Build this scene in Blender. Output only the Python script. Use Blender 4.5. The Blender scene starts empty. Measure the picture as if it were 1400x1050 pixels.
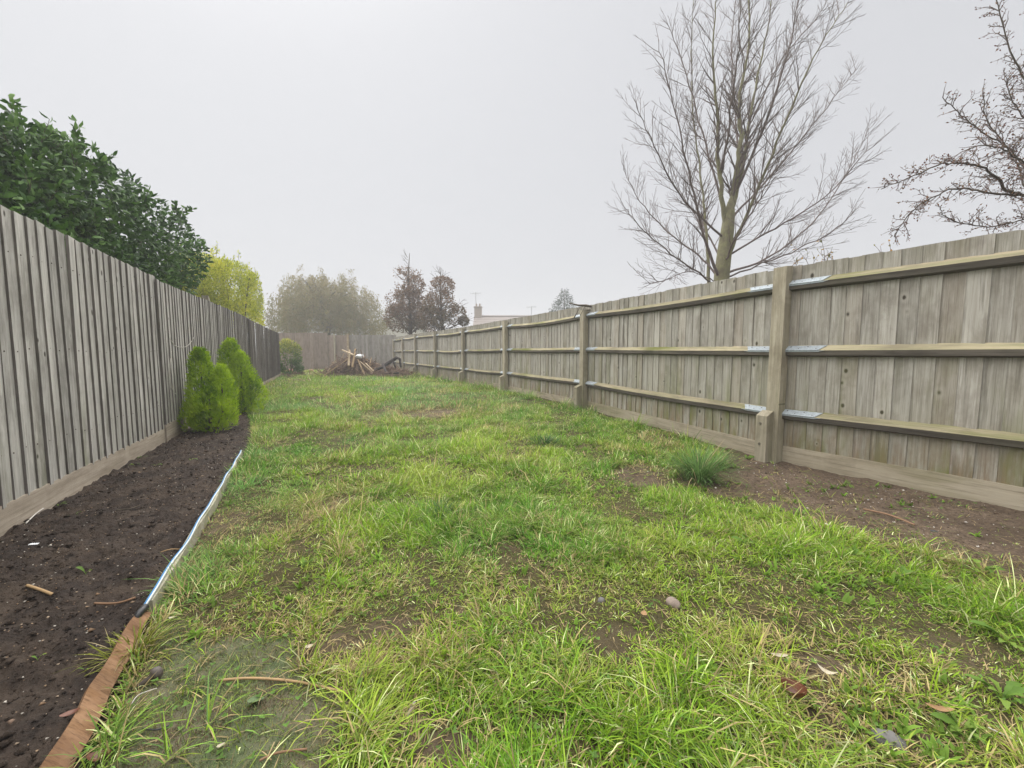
import bpy, math, random
import numpy as np
from mathutils import Vector, Matrix
random.seed(7); rng = np.random.default_rng(7)
S = bpy.context.scene; C = S.collection
# ------------------------------------------------------------------ camera, world, sun, exposure
PITCH = math.radians(4.42); FPX = 530.0; EYE = 1.05
cam = bpy.data.objects.new('camera', bpy.data.cameras.new('camera')); C.objects.link(cam)
cam.location = (0, 0, EYE); cam.rotation_euler = (math.radians(90) - PITCH, 0, 0)
cam.data.sensor_width = 36; cam.data.lens = 36*FPX/1400; cam.data.clip_start = .05; cam.data.clip_end = 1000
S.camera = cam
SUN_EL, SUN_AZ = math.radians(66), math.radians(-42)      # azimuth from +Y, clockwise
w = bpy.data.worlds.new('World'); S.world = w; w.use_nodes = True
nt = w.node_tree; nt.nodes.clear()
sky = nt.nodes.new('ShaderNodeTexSky'); sky.sky_type = 'NISHITA'; sky.sun_disc = False
sky.sun_elevation = SUN_EL; sky.sun_rotation = SUN_AZ; sky.dust_density = 8; sky.air_density = 1
hs = nt.nodes.new('ShaderNodeHueSaturation'); hs.inputs['Saturation'].default_value = .15
mx = nt.nodes.new('ShaderNodeMix'); mx.data_type = 'RGBA'; mx.inputs[0].default_value = .93
mx.inputs[7].default_value = (1.52, 1.545, 1.62, 1)          # even cloud layer
bg = nt.nodes.new('ShaderNodeBackground'); bg.inputs['Strength'].default_value = .08
out = nt.nodes.new('ShaderNodeOutputWorld')
nt.links.new(sky.outputs[0], hs.inputs['Color']); nt.links.new(hs.outputs[0], mx.inputs[6])
nt.links.new(mx.outputs[2], bg.inputs['Color']); nt.links.new(bg.outputs[0], out.inputs['Surface'])
sun = bpy.data.objects.new('sun', bpy.data.lights.new('sun', 'SUN')); C.objects.link(sun)
sun.data.energy = 1.5; sun.data.angle = math.radians(125); sun.data.color = (1, .975, .94)
sd = Vector((math.sin(SUN_AZ)*math.cos(SUN_EL), math.cos(SUN_AZ)*math.cos(SUN_EL), math.sin(SUN_EL)))
sun.rotation_euler = (-sd).to_track_quat('-Z', 'Y').to_euler()
S.view_settings.view_transform = 'Standard'; S.view_settings.look = 'None'
S.view_settings.exposure = 2.3; S.view_settings.gamma = 1; S.view_settings.use_curve_mapping = False

# ------------------------------------------------------------------ helpers
def ray(px, py):
    rx = (px-700)/FPX; ry = (525-py)/FPX
    return rx, math.cos(PITCH)+ry*math.sin(PITCH), -math.sin(PITCH)+ry*math.cos(PITCH)
def G(px, py, z=0.):
    d = ray(px, py); t = (z-EYE)/d[2]; return Vector((d[0]*t, d[1]*t, z))
def P(px, py, Y):
    d = ray(px, py); t = Y/d[1]; return Vector((d[0]*t, Y, EYE+d[2]*t))
def tag(o, label=None, cat=None, group=None, kind=None):
    if label: o['label'] = label
    if cat: o['category'] = cat
    if group: o['group'] = group
    if kind: o['kind'] = kind
    return o
def empty(name, loc, label=None, cat=None, group=None):
    o = bpy.data.objects.new(name, None); o.empty_display_size = .1; C.objects.link(o); o.location = loc
    return tag(o, label, cat, group)
def link(name, me, parent=None, loc=(0, 0, 0), rot=None):
    """world-space loc; parents are plain translated empties"""
    o = bpy.data.objects.new(name, me); C.objects.link(o)
    l = Vector(loc)
    if parent is not None:
        o.parent = parent; q = parent; off = Vector((0, 0, 0))
        while q: off += q.location; q = q.parent
        l = l - off
    o.location = l
    if rot is not None: o.rotation_euler = rot
    return o
def mesh_np(name, V, F3=None, F4=None, mats=(), attrs=None, smooth=False, mi=None):
    V = np.asarray(V, dtype=np.float32).reshape(-1, 3)
    loops = []; starts = []; n = 0
    if F4 is not None and len(F4):
        F4 = np.asarray(F4, dtype=np.int32); loops.append(F4.ravel()); starts.append(np.arange(len(F4))*4); n = len(F4)*4
    if F3 is not None and len(F3):
        F3 = np.asarray(F3, dtype=np.int32); loops.append(F3.ravel()); starts.append(n+np.arange(len(F3))*3)
    L = np.concatenate(loops).astype(np.int32); St = np.concatenate(starts).astype(np.int32)
    me = bpy.data.meshes.new(name)
    me.vertices.add(len(V)); me.vertices.foreach_set('co', V.ravel())
    me.loops.add(len(L)); me.loops.foreach_set('vertex_index', L)
    me.polygons.add(len(St)); me.polygons.foreach_set('loop_start', St)
    if mi is not None: me.polygons.foreach_set('material_index', np.asarray(mi, dtype=np.int32))
    me.update(calc_edges=True)
    if smooth: me.polygons.foreach_set('use_smooth', np.ones(len(St), dtype=bool))
    for m in mats: me.materials.append(m)
    for k, a in (attrs or {}).items():
        a = np.asarray(a, dtype=np.float32)
        if a.ndim == 1: at = me.attributes.new(k, 'FLOAT', 'POINT'); at.data.foreach_set('value', a)
        else:
            at = me.attributes.new(k, 'FLOAT_COLOR', 'POINT')
            if a.shape[1] == 3: a = np.hstack([a, np.ones((len(a), 1), np.float32)])
            at.data.foreach_set('color', a.ravel())
    return me
class MB:
    def __init__(s): s.v = []; s.f = []; s.m = []
    def add(s, vs, fs, m=0):
        b = len(s.v); s.v += [tuple(v) for v in vs]; s.f += [tuple(b+i for i in f) for f in fs]; s.m += [m]*len(fs)
    def box(s, c, h, R=None, m=0):
        c = Vector(c); vs = []
        for z in (-1, 1):
            for x, y in ((-1, -1), (1, -1), (1, 1), (-1, 1)):
                p = Vector((x*h[0], y*h[1], z*h[2])); vs.append(c+(R @ p if R else p))
        s.add(vs, [(0, 3, 2, 1), (4, 5, 6, 7), (0, 1, 5, 4), (1, 2, 6, 5), (2, 3, 7, 6), (3, 0, 4, 7)], m)
    def tube(s, pts, rad, n=6, m=0):
        pts = [Vector(p) for p in pts]; rings = []
        for i, p in enumerate(pts):
            t = (pts[min(i+1, len(pts)-1)]-pts[max(i-1, 0)]).normalized()
            a = t.cross(Vector((.31, .17, .94)));  a = a.normalized() if a.length > .05 else t.cross(Vector((1, 0, 0))).normalized()
            b = t.cross(a); r = rad[i] if hasattr(rad, '__len__') else rad
            rings.append([p+(a*math.cos(6.2832*k/n)+b*math.sin(6.2832*k/n))*r for k in range(n)])
        vs = [v for r in rings for v in r]; fs = []
        for i in range(len(pts)-1):
            for k in range(n): fs.append((i*n+k, i*n+(k+1) % n, (i+1)*n+(k+1) % n, (i+1)*n+k))
        fs += [tuple(range(n-1, -1, -1)), tuple((len(pts)-1)*n+k for k in range(n))]
        s.add(vs, fs, m)
    def mesh(s, name, mats, smooth=False):
        me = bpy.data.meshes.new(name); me.from_pydata(s.v, [], s.f)
        for m in (mats if isinstance(mats, (list, tuple)) else [mats]): me.materials.append(m)
        me.polygons.foreach_set('material_index', s.m)
        if smooth: me.polygons.foreach_set('use_smooth', [True]*len(s.f))
        me.update(); return me
def hsh(ix, iy, seed):
    h = (ix.astype(np.int64)*374761393+iy.astype(np.int64)*668265263+seed*1442695041) & 0x7fffffff
    h = (h ^ (h >> 13))*1274126177 & 0x7fffffff
    return ((h ^ (h >> 16)) & 0xffff)/65535.
def vn(x, y, f=1., seed=0):
    x = np.asarray(x, float)*f; y = np.asarray(y, float)*f
    ix = np.floor(x); iy = np.floor(y); u = x-ix; v = y-iy; u = u*u*(3-2*u); v = v*v*(3-2*v)
    a = hsh(ix, iy, seed); b = hsh(ix+1, iy, seed); c = hsh(ix, iy+1, seed); d = hsh(ix+1, iy+1, seed)
    return (a*(1-u)+b*u)*(1-v)+(c*(1-u)+d*u)*v
def fbm(x, y, f=1., seed=0, o=4):
    r = 0; a = .5; t = 0
    for i in range(o): r = r+a*vn(x, y, f, seed+i*17); t += a; f *= 2.03; a *= .5
    return r/t
def ss(a, b, x): t = np.clip((x-a)/(b-a), 0, 1); return t*t*(3-2*t)

# ------------------------------------------------------------------ materials
class NT:
    def __init__(s, name):
        s.m = bpy.data.materials.new(name); s.m.use_nodes = True; s.t = s.m.node_tree; s.t.nodes.clear()
        s.o = s.t.nodes.new('ShaderNodeOutputMaterial')
    def n(s, ty, **k):
        nd = s.t.nodes.new('ShaderNode'+ty)
        for a, b in k.items(): setattr(nd, a, b)
        return nd
    def l(s, a, b): s.t.links.new(a, b)
    def val(s, sock, v):
        if hasattr(v, 'is_linked') or isinstance(v, bpy.types.NodeSocket): s.l(v, sock)
        else: sock.default_value = v
    def math(s, op, a, b=0., c=None, clamp=False):
        nd = s.n('Math', operation=op, use_clamp=clamp); s.val(nd.inputs[0], a); s.val(nd.inputs[1], b)
        if c is not None: s.val(nd.inputs[2], c)
        return nd.outputs[0]
    def mix(s, f, a, b, mode='MIX'):
        nd = s.n('Mix', data_type='RGBA', blend_type=mode); s.val(nd.inputs[0], f)
        s.val(nd.inputs[6], a if not isinstance(a, tuple) else (*a, 1)); s.val(nd.inputs[7], b if not isinstance(b, tuple) else (*b, 1))
        return nd.outputs[2]
    def mapr(s, v, a, b, c=0., d=1.):
        nd = s.n('MapRange'); s.val(nd.inputs[0], v)
        for i, q in enumerate((a, b, c, d)): nd.inputs[i+1].default_value = q
        return nd.outputs[0]
    def noise(s, vec, scale, detail=4, rough=.6, dist=0.):
        nd = s.n('TexNoise'); s.l(vec, nd.inputs['Vector']); nd.inputs['Scale'].default_value = scale
        nd.inputs['Detail'].default_value = detail; nd.inputs['Roughness'].default_value = rough; nd.inputs['Distortion'].default_value = dist
        return nd.outputs[0]
    def mapping(s, vec, scale, loc=None):
        nd = s.n('Mapping'); s.l(vec, nd.inputs[0]); nd.inputs['Scale'].default_value = scale
        if loc is not None: s.l(loc, nd.inputs['Location'])
        return nd.outputs[0]
    def bsdf(s, col, rough=.8, bump=None, bstr=.3, bdist=.01, spec=.3, trans=0., metal=0.):
        p = s.n('BsdfPrincipled'); s.val(p.inputs['Base Color'], (*col, 1) if isinstance(col, tuple) else col)
        s.val(p.inputs['Roughness'], rough); p.inputs['Specular IOR Level'].default_value = spec; p.inputs['Metallic'].default_value = metal
        if bump is not None:
            b = s.n('Bump'); b.inputs['Strength'].default_value = bstr; b.inputs['Distance'].default_value = bdist
            s.l(bump, b.inputs['Height']); s.l(b.outputs[0], p.inputs['Normal'])
        sh = p.outputs[0]
        if trans:
            tr = s.n('BsdfTranslucent'); s.val(tr.inputs[0], (*col, 1) if isinstance(col, tuple) else col)
            ms = s.n('MixShader'); ms.inputs[0].default_value = trans; s.l(sh, ms.inputs[1]); s.l(tr.outputs[0], ms.inputs[2]); sh = ms.outputs[0]
        s.l(sh, s.o.inputs['Surface']); return s.m
def wood(name, ca, cb, cc, knots=1., green=.25, var=.35, sc=1., greenz=None, red=0., axis='z', stain=0.):
    """weathered timber, grain along local z (or x)"""
    t = NT(name); tc = t.n('TexCoord').outputs['Object']; oi = t.n('ObjectInfo'); r = oi.outputs['Random']
    off = t.n('CombineXYZ'); 
    for i, k in enumerate((37., 91., 53.)): t.l(t.math('MULTIPLY', r, k), off.inputs[i])
    lo = off.outputs[0]
    def mp(a, b, c): return t.mapping(tc, (a, b, c) if axis == 'z' else (c, a, b), lo)
    fine = t.noise(mp(160*sc, 60*sc, 3.2*sc), 1, 5, .65)
    streak = t.noise(mp(34*sc, 20*sc, 1.1*sc), 1, 4, .55, .6)
    blot = t.noise(mp(7*sc, 7*sc, 2.6*sc), 1, 5, .65)
    c = t.mix(t.mapr(streak, .38, .62), ca, cb)
    c = t.mix(t.math('MULTIPLY', t.mapr(fine, .5, .68), .8), c, cc)
    c = t.mix(t.math('MULTIPLY', t.mapr(fine, .42, .25), .35), c, tuple(min(1, x*1.5) for x in ca))
    c = t.mix(t.math('MULTIPLY', t.mapr(blot, .48, .68), .65), c, cc)
    wide = t.noise(mp(2.2*sc, .5, 1.3*sc), 1, 5, .7, .4); c = t.mix(t.math('MULTIPLY', t.mapr(wide, .55, .72), .6), c, tuple(x*.8 for x in cc)); c = t.mix(t.math('MULTIPLY', t.mapr(wide, .42, .3), .35), c, tuple(min(1, x*1.3) for x in cb))
    # per-board tone
    tone = t.math('MULTIPLY_ADD', r, var, 1-var/2)
    r2 = t.math('FRACT', t.math('MULTIPLY', r, 7.13))
    vm = t.n('Vector' 'Math', operation='SCALE'); t.l(c, vm.inputs[0]); t.l(tone, vm.inputs['Scale']); c = vm.outputs[0]
    if red: c = t.mix(t.math('MULTIPLY', t.mapr(r2, .6, 1.), red), c, (.21, .14, .095))
    if stain:      # brown splash and water marks that creep up from the foot, pale bleached top
        sp0 = t.n('SeparateXYZ'); t.l(tc, sp0.inputs[0]); sn = t.noise(mp(14, .1, 3.), 1, 5, .7)
        c = t.mix(t.math('MULTIPLY', t.math('MULTIPLY', t.mapr(sp0.outputs[2], .45, .0), t.mapr(sn, .38, .6)), .75*stain), c, (.19, .115, .07))
        c = t.mix(t.math('MULTIPLY', t.mapr(t.noise(mp(20, .1, 1.1), 1, 4, .7), .56, .68), .55*stain), c, (.12, .105, .088))
        c = t.mix(t.math('MULTIPLY', t.math('MULTIPLY', t.mapr(sp0.outputs[2], 1.5, 1.74), t.mapr(sn, .35, .6)), .55*stain), c, (.17, .16, .115))
    # knots
    vo = t.n('TexVoronoi', feature='F1'); t.l(mp(9.0*sc, .02, 6.0*sc), vo.inputs['Vector']); vo.inputs['Scale'].default_value = 1
    sv = t.n('SeparateColor'); t.l(vo.outputs['Color'], sv.inputs[0]); on = t.math('GREATER_THAN', sv.outputs[0], .62); big = t.math('MULTIPLY_ADD', sv.outputs[1], .75, .4)
    kd = t.math('DIVIDE', t.math('ADD', vo.outputs['Distance'], t.math('MULTIPLY', t.math('SUBTRACT', streak, .5), .12)), big)
    c = t.mix(t.math('MULTIPLY', on, t.math('MULTIPLY', t.mapr(kd, .40, .16), .40*knots)), c, tuple(min(1, x*1.45) for x in ca))
    c = t.mix(t.math('MULTIPLY', on, t.math('MULTIPLY', t.mapr(kd, .20, .13), .5*knots)), c, cc)
    c = t.mix(t.math('MULTIPLY', on, t.math('MULTIPLY', t.mapr(kd, .14, .09), .92*knots)), c, (.035, .026, .02))
    if green:
        gm = t.noise(mp(5*sc, 5*sc, 1.2*sc), 1, 4, .6)
        gf = t.mapr(gm, .5, .72)
        if greenz:
            sp = t.n('SeparateXYZ'); t.l(tc, sp.inputs[0]); gz = t.mapr(sp.outputs[2], greenz[0], greenz[1], 1., .12); gf = t.math('MULTIPLY', t.math('ADD', gf, .25), gz)
            gf = t.math('MULTIPLY', gf, t.mapr(r2, .0, .9, .35, 1.3))
        c = t.mix(t.math('MULTIPLY', gf, green, clamp=True), c, (.135, .15, .035))
    h = t.math('ADD', t.math('MULTIPLY', fine, .7), streak)
    return t.bsdf(c, .9, h, .6, .004, .1)
WG = ((.315, .295, .26), (.42, .40, .36), (.175, .155, .13))
m_board_r = wood('weathered_board', *WG, green=.8, greenz=(0., 1.1), red=.22, var=.24, stain=1.)
m_post_r = wood('post_timber', (.31, .275, .21), (.40, .36, .28), (.20, .17, .12), knots=.5, green=.5, greenz=(0, .9))
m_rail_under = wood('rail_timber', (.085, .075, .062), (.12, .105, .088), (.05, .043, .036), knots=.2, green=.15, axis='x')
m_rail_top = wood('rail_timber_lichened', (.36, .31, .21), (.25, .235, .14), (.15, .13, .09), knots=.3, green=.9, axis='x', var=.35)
m_gravelboard = wood('gravel_board_timber', (.27, .235, .17), (.33, .29, .22), (.17, .145, .10), knots=.3, green=.45, axis='x')
m_board_l = wood('silver_board', (.35, .335, .315), (.48, .46, .43), (.18, .165, .15), green=.4, greenz=(0., .6), var=.32)
m_edge_l = wood('dark_sawn_edge', (.15, .135, .125), (.20, .18, .165), (.09, .08, .072), knots=0, green=.1)  # darker tone than the board faces, for their thick edges
m_grav_l = wood('tan_gravel_board', (.34, .29, .23), (.42, .36, .29), (.23, .19, .145), knots=.3, green=.1, axis='x')
m_board_dark = wood('dark_board', (.25, .23, .21), (.32, .30, .275), (.16, .14, .125), green=.15)
m_board_pink = wood('brown_board', (.27, .215, .18), (.33, .27, .225), (.18, .14, .11), green=.1, var=.3)
m_fresh = wood('split_timber', (.42, .31, .19), (.32, .23, .14), (.17, .115, .07), green=0, axis='x', sc=.7)
m_plankend = wood('pale_timber', (.45, .36, .25), (.36, .28, .19), (.22, .17, .11), green=0, axis='x')
m_edgeboard = wood('pale_edging_board', (.42, .40, .30), (.5, .48, .38), (.26, .24, .15), green=.6, axis='x', knots=.3)
m_rusty = wood('orange_brown_board', (.19, .105, .055), (.26, .155, .09), (.09, .05, .03), green=.05, axis='x', knots=.3, var=0)
def metal():
    t = NT('galvanised_steel'); tc = t.n('TexCoord').outputs['Object']; n = t.noise(tc, 60, 3)
    c = t.mix(t.mapr(n, .35, .7), (.26, .29, .31), (.42, .47, .50)); return t.bsdf(c, .55, n, .2, .001, .4, metal=.35)
m_galv = metal()
def plain(name, col, rough=.7, var=.25, sc=30, bump=.3, spec=.3, trans=0, metal=0., bd=.003):
    t = NT(name); tc = t.n('TexCoord').outputs['Object']; n = t.noise(tc, sc, 5)
    c = t.mix(n, tuple(x*(1-var) for x in col), tuple(x*(1+var) for x in col)); return t.bsdf(c, rough, n, bump, bd, spec, trans, metal)
def leafmat(name, cols, rough=.6, trans=.3, spec=.15):
    """colour from per-leaf random attribute"""
    t = NT(name); a = t.n('Attribute', attribute_name='rnd').outputs['Fac']
    cr = t.n('ValToRGB'); t.l(a, cr.inputs[0]); el = cr.color_ramp.elements
    el[0].position = 0; el[0].color = (*cols[0], 1); el[1].position = 1; el[1].color = (*cols[-1], 1)
    for i in range(1, len(cols)-1): e = el.new(i/(len(cols)-1)); e.color = (*cols[i], 1)
    g = t.n('TexCoord').outputs['Object']; n = t.noise(g, 25, 2)
    c = t.mix(t.mapr(n, .3, .7, .0, .35), cr.outputs[0], tuple(x*.6 for x in cols[0]))
    return t.bsdf(c, rough, None, spec=spec, trans=trans)
def grassmat(name):
    t = NT(name); a = t.n('Attribute', attribute_name='col').outputs['Color']
    return t.bsdf(a, .6, None, spec=.14, trans=.38)
m_grass = grassmat('grass_blades')
def barkmat(name, a, b, gx=30):
    t = NT(name); tc = t.n('TexCoord').outputs['Object']; n = t.noise(tc, 9, 5, .7); n2 = t.noise(t.mapping(tc, (gx, gx, gx*.25)), 1, 4)
    c = t.mix(t.mapr(n, .38, .62), a, b); c = t.mix(t.math('MULTIPLY', t.mapr(n2, .5, .7), .5), c, tuple(x*.45 for x in a)); return t.bsdf(c, .9, n2, .6, .006, .15)
m_bark_green = barkmat('olive_bark', (.20, .195, .105), (.15, .135, .09))
m_twig = barkmat('purple_brown_twigs', (.17, .135, .125), (.12, .098, .09))
m_bark_dark = barkmat('dark_bark', (.07, .055, .042), (.11, .09, .065))
# ------------------------------------------------------------------ terrain heights
FL0 = Vector((-2.954, 2.162)); FLd = Vector((-.4397, .8981))       # left fence line
def flx(y): return FL0.x+FLd.x/FLd.y*(y-FL0.y)
RP = [(4.45, .95), (2.58, 3.76), (1.32, 7.07), (-.16, 10.2), (-1.6, 12.9), (-3.02, 15.4), (-4.40, 17.8), (-5.66, 20.2), (-6.75, 22.2)]
def frx(y):
    ys = [p[1] for p in RP]; xs = [p[0] for p in RP]; y = np.asarray(y, float)
    r = np.interp(y, ys, xs); sl = (xs[1]-xs[0])/(ys[1]-ys[0]); return np.where(y < ys[0], xs[0]+(y-ys[0])*sl, r)
EDG = [(-.86, .42), (-1.10, .91), (-1.45, 1.46), (-1.79, 2.11), (-2.22, 2.9), (-2.74, 3.85), (-3.35, 4.9), (-4.1, 6.0), (-5.2, 7.4)]
def edx(y): return np.interp(y, [p[1] for p in EDG], [p[0] for p in EDG])+np.where(np.asarray(y) < .42, (.42-np.asarray(y))*.5, 0)
def base(x, y): return .075*ss(4, 9, y)+.05*ss(14, 20, y)
def inbed(x, y): return ss(.03, -.03, x-edx(y))*ss(7.4, 6.9, y)
def hz(x, y):
    l = base(x, y)+(fbm(x, y, 1.1, 3)-.5)*.05+(fbm(x, y, 6, 9)-.5)*.03
    return l
def hz1(x, y): return float(hz(np.array([x]), np.array([y]))[0])
# mask of bare ground: 0..1
moss_c = G(230, 1000)
def bare(x, y):
    d = frx(y)-x                                        # horizontal distance to the right fence
    wob = (fbm(x, y, 2.2, 21)-.5)*1.1+(fbm(x, y, 9, 22)-.5)*.5
    thr = 1.75*ss(4.3, 3.0, y)*ss(-1, 2.0, y+1.2)-.1
    b = ss(.14, -.14, d-thr-wob*.8*ss(5, 3.5, y))
    def spot(cx, cy, rx, ry, k=.8): return k*ss(1.1, .5, np.hypot((x-cx)/rx, (y-cy)/ry)+wob*.5)
    b = np.maximum(b, spot(-1.4, 6.55, .75, .5, .85))
    b = np.maximum(b, spot(1.15, 3.3, .3, .42, .9))
    for (px, py, rx, ry, k) in ((300, 715, .22, .3, .6), (465, 690, .13, .22, .7), (460, 880, .12, .12, .6), (565, 1000, .10, .07, .8),
                                (700, 740, .1, .1, .35), (1120, 905, .13, .07, .75), (1110, 960, .12, .1, .7), (850, 880, .16, .12, .35), (1290, 890, .2, .14, .4), (540, 855, .14, .08, .6),
                                (640, 835, .06, .06, .8), (610, 1030, .12, .1, .8), (1240, 1000, .14, .08, .3), (300, 600, .5, .9, .5)):
        g = G(px, py); b = np.maximum(b, spot(g.x, g.y, rx, ry, k))
    b = np.maximum(b, .55*ss(15.5, 18.5, y+wob*2)*ss(.35, .65, fbm(x, y, .8, 31)))
    return np.clip(b, 0, 1)
def mossm(x, y):
    wob = (fbm(x, y, 6, 41)-.5)*.28
    a = ss(.06, -.06, x-(-.50)+wob*.8)*ss(.05, -.05, y-1.42+wob-(x+1.2)*-.35)*ss(-.05, .03, x-edx(y)-.07)
    return a
# ------------------------------------------------------------------ ground, lawn, bed
def grid(xs, ys, fz):
    X, Y = np.meshgrid(xs, ys); Z = fz(X, Y); V = np.stack([X, Y, Z], -1).reshape(-1, 3); nx = len(xs); ny = len(ys)
    i = np.arange(nx-1)[None, :]+nx*np.arange(ny-1)[:, None]; i = i.ravel()
    return V, np.stack([i, i+1, i+1+nx, i+nx], -1)
def soilmat():
    t = NT('lawn_soil'); g = t.n('TexCoord').outputs['Object']
    b = t.n('Attribute', attribute_name='bare').outputs['Fac']; mo = t.n('Attribute', attribute_name='moss').outputs['Fac']
    n1 = t.noise(g, 3, 6, .65); n2 = t.noise(g, 45, 6, .7); n3 = t.noise(g, 170, 3, .7)
    c = t.mix(t.mapr(n1, .35, .65), (.11, .080, .054), (.19, .14, .098))
    c = t.mix(t.math('MULTIPLY', t.mapr(n2, .35, .65), .8), c, (.045, .031, .022))
    vo = t.n('TexVoronoi', feature='F1'); t.l(g, vo.inputs['Vector']); vo.inputs['Scale'].default_value = 55
    c = t.mix(t.math('MULTIPLY', t.mapr(vo.outputs['Distance'], .16, .08), t.mapr(n1, .45, .6)), c, (.42, .37, .30))
    th = t.mix(t.mapr(n2, .35, .65), (.035, .033, .014), (.085, .07, .03))
    th = t.mix(t.mapr(n3, .55, .7), th, (.15, .12, .055))
    c = t.mix(b, th, c)
    ms = t.mix(t.mapr(n2, .3, .7), (.06, .08, .04), (.14, .17, .08)); ms = t.mix(t.mapr(n1, .42, .62), ms, (.19, .155, .11))
    c = t.mix(mo, c, ms)
    return t.bsdf(c, .95, t.math('ADD', n2, t.math('MULTIPLY', n3, .5)), .8, .02, .15)
m_soil = soilmat()
m_far = plain('neighbouring_turf', (.07, .085, .03), .95, .4, 2, .5)
gr = link('ground', mesh_np('ground', *[(lambda V: (V))(grid(np.linspace(-120, 120, 25), np.linspace(-110, 130, 25), lambda x, y: x*0-.12))[0]], None,
      grid(np.linspace(-120, 120, 25), np.linspace(-110, 130, 25), lambda x, y: x*0-.12)[1], [m_far])); tag(gr, kind='structure')
ys = np.concatenate([np.arange(-2.5, .6, .12), np.arange(.6, 3.2, .026), np.arange(3.2, 7, .06), np.arange(7, 23.6, .2)])
xs = np.concatenate([np.arange(-14, -6, .12), np.arange(-6, -3, .08), np.arange(-3, 3.2, .034), np.arange(3.2, 8, .1)])
def lawnz(x, y):
    b = bare(x, y); z = hz(x, y)+(fbm(x, y, 14, 5)-.5)*.022*(.5+b)+(fbm(x, y, 40, 6, 2)-.5)*.010
    return z-.09*inbed(x, y)
V, F = grid(xs, ys, lawnz)
lawn = link('lawn', mesh_np('lawn', V, None, F, [m_soil], {'bare': bare(V[:, 0], V[:, 1]), 'moss': mossm(V[:, 0], V[:, 1])}, smooth=True)); tag(lawn, kind='structure')
# dug bed along the left fence
def bedmat():
    t = NT('dug_soil'); g = t.n('TexCoord').outputs['Object']; n1 = t.noise(g, 4, 5); n2 = t.noise(g, 70, 6, .7); n3 = t.noise(g, 22, 5, .7)
    c = t.mix(t.mapr(n3, .35, .65), (.022, .016, .0125), (.05, .036, .028)); c = t.mix(t.math('MULTIPLY', t.mapr(n2, .55, .75), .6), c, (.11, .082, .06))
    c = t.mix(t.math('MULTIPLY', t.mapr(n1, .45, .62), .5), c, (.10, .073, .052)); return t.bsdf(c, .92, t.math('ADD', n2, n3), .9, .02, .25)
m_bed = bedmat()
u = np.linspace(0, 1, 95); v = np.concatenate([np.arange(.25, 3.2, .016), np.arange(3.2, 7.45, .035)])
U, Yb = np.meshgrid(u, v); Xl = FL0.x+FLd.x/FLd.y*(Yb-FL0.y)-.12; Xr = edx(Yb)+.0; Xb = Xl+(Xr-Xl)*U
lump = (fbm(Xb, Yb, 9, 51)-.5)*.055+np.abs(fbm(Xb, Yb, 24, 52)-.5)*.06+(fbm(Xb, Yb, 60, 53, 2)-.5)*.014
Zb = base(Xb, Yb)+lump+.012-.03*ss(.94, 1, U)-.05*ss(7., 7.45, Yb)
nx = len(u); i = (np.arange(nx-1)[None, :]+nx*np.arange(len(v)-1)[:, None]).ravel()
bed = link('soil_bed', mesh_np('soil_bed', np.stack([Xb, Yb, Zb], -1), None, np.stack([i, i+1, i+1+nx, i+nx], -1), [m_bed], smooth=True)); tag(bed, kind='structure')
def bedz(x, y): return base(x, y)+(fbm(x, y, 9, 51)-.5)*.055+np.abs(fbm(x, y, 24, 52)-.5)*.06+.012
# clods and crumbs: real geometry, joined
def lumps(name, x, y, z, size, mat, parent=None, flat=.7, cols=None):
    n = len(x); O = np.array([[1, 0, 0], [-.5, .87, 0], [-.5, -.87, 0], [.2, .1, .9], [-.1, -.1, -.8]])
    T = np.array([[0, 1, 3], [1, 2, 3], [2, 0, 3], [1, 0, 4], [2, 1, 4], [0, 2, 4]])
    a = rng.uniform(0, 6.28, n); Vv = O[None]*(size[:, None, None]*rng.uniform(.6, 1.3, (n, 5, 3))); Vv[..., 2] *= flat
    ca, sa = np.cos(a)[:, None], np.sin(a)[:, None]
    X = Vv[..., 0]*ca-Vv[..., 1]*sa+x[:, None]; Y = Vv[..., 0]*sa+Vv[..., 1]*ca+y[:, None]; Z = Vv[..., 2]+z[:, None]
    F = (T[None]+5*np.arange(n)[:, None, None]).reshape(-1, 3)
    at = {} if cols is None else {'col': np.repeat(cols, 5, 0)}
    return link(name, mesh_np(name, np.stack([X, Y, Z], -1), F, None, [mat], at))
n = 9000; yy = .45+6.4*rng.random(n)**1.5; uu = rng.random(n); xl = flx(yy); xx = xl+.05+(edx(yy)-.06-xl)*uu
sz = rng.uniform(.003, .008, n)*(1+1.6*(rng.random(n) > .93))
o = lumps('soil_clods', xx, yy, bedz(xx, yy)+sz*.3, sz, m_bed); tag(o, kind='stuff', label='small dark clods and crumbs over the dug bed', cat='soil')
m_col = NT('mineral_bits'); m_col = m_col.bsdf(m_col.n('Attribute', attribute_name='col').outputs['Color'], .85, spec=.2)
n = 2600; yy = .5+5.5*rng.random(n)**1.4; xl = flx(yy); xx = xl+.05+(edx(yy)-.06-xl)*rng.random(n)
pal = np.array([[.28, .20, .13], [.36, .28, .2], [.2, .13, .08], [.5, .46, .4], [.16, .11, .08]])
o = lumps('stone_chips', xx, yy, bedz(xx, yy)+.004, rng.uniform(.0018, .0062, n)*(1+1.3*(rng.random(n) > .96)), m_col, cols=pal[rng.integers(0, 5, n)]*rng.uniform(.7, 1.1, (n, 1))); tag(o, kind='stuff', label='pale chips and fibres strewn over the dark bed', cat='gravel')
n = 5000; yy = rng.uniform(.9, 4.2, n); xx = frx(yy)-.05-rng.random(n)*2.0; k = bare(xx, yy) > .55; xx, yy = xx[k], yy[k]
wh = rng.random(len(xx)) > .88; cl = np.where(wh[:, None], np.array([[.6, .56, .5]]), np.array([[.10, .07, .048]]))*rng.uniform(.6, 1.3, (len(xx), 1))
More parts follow.
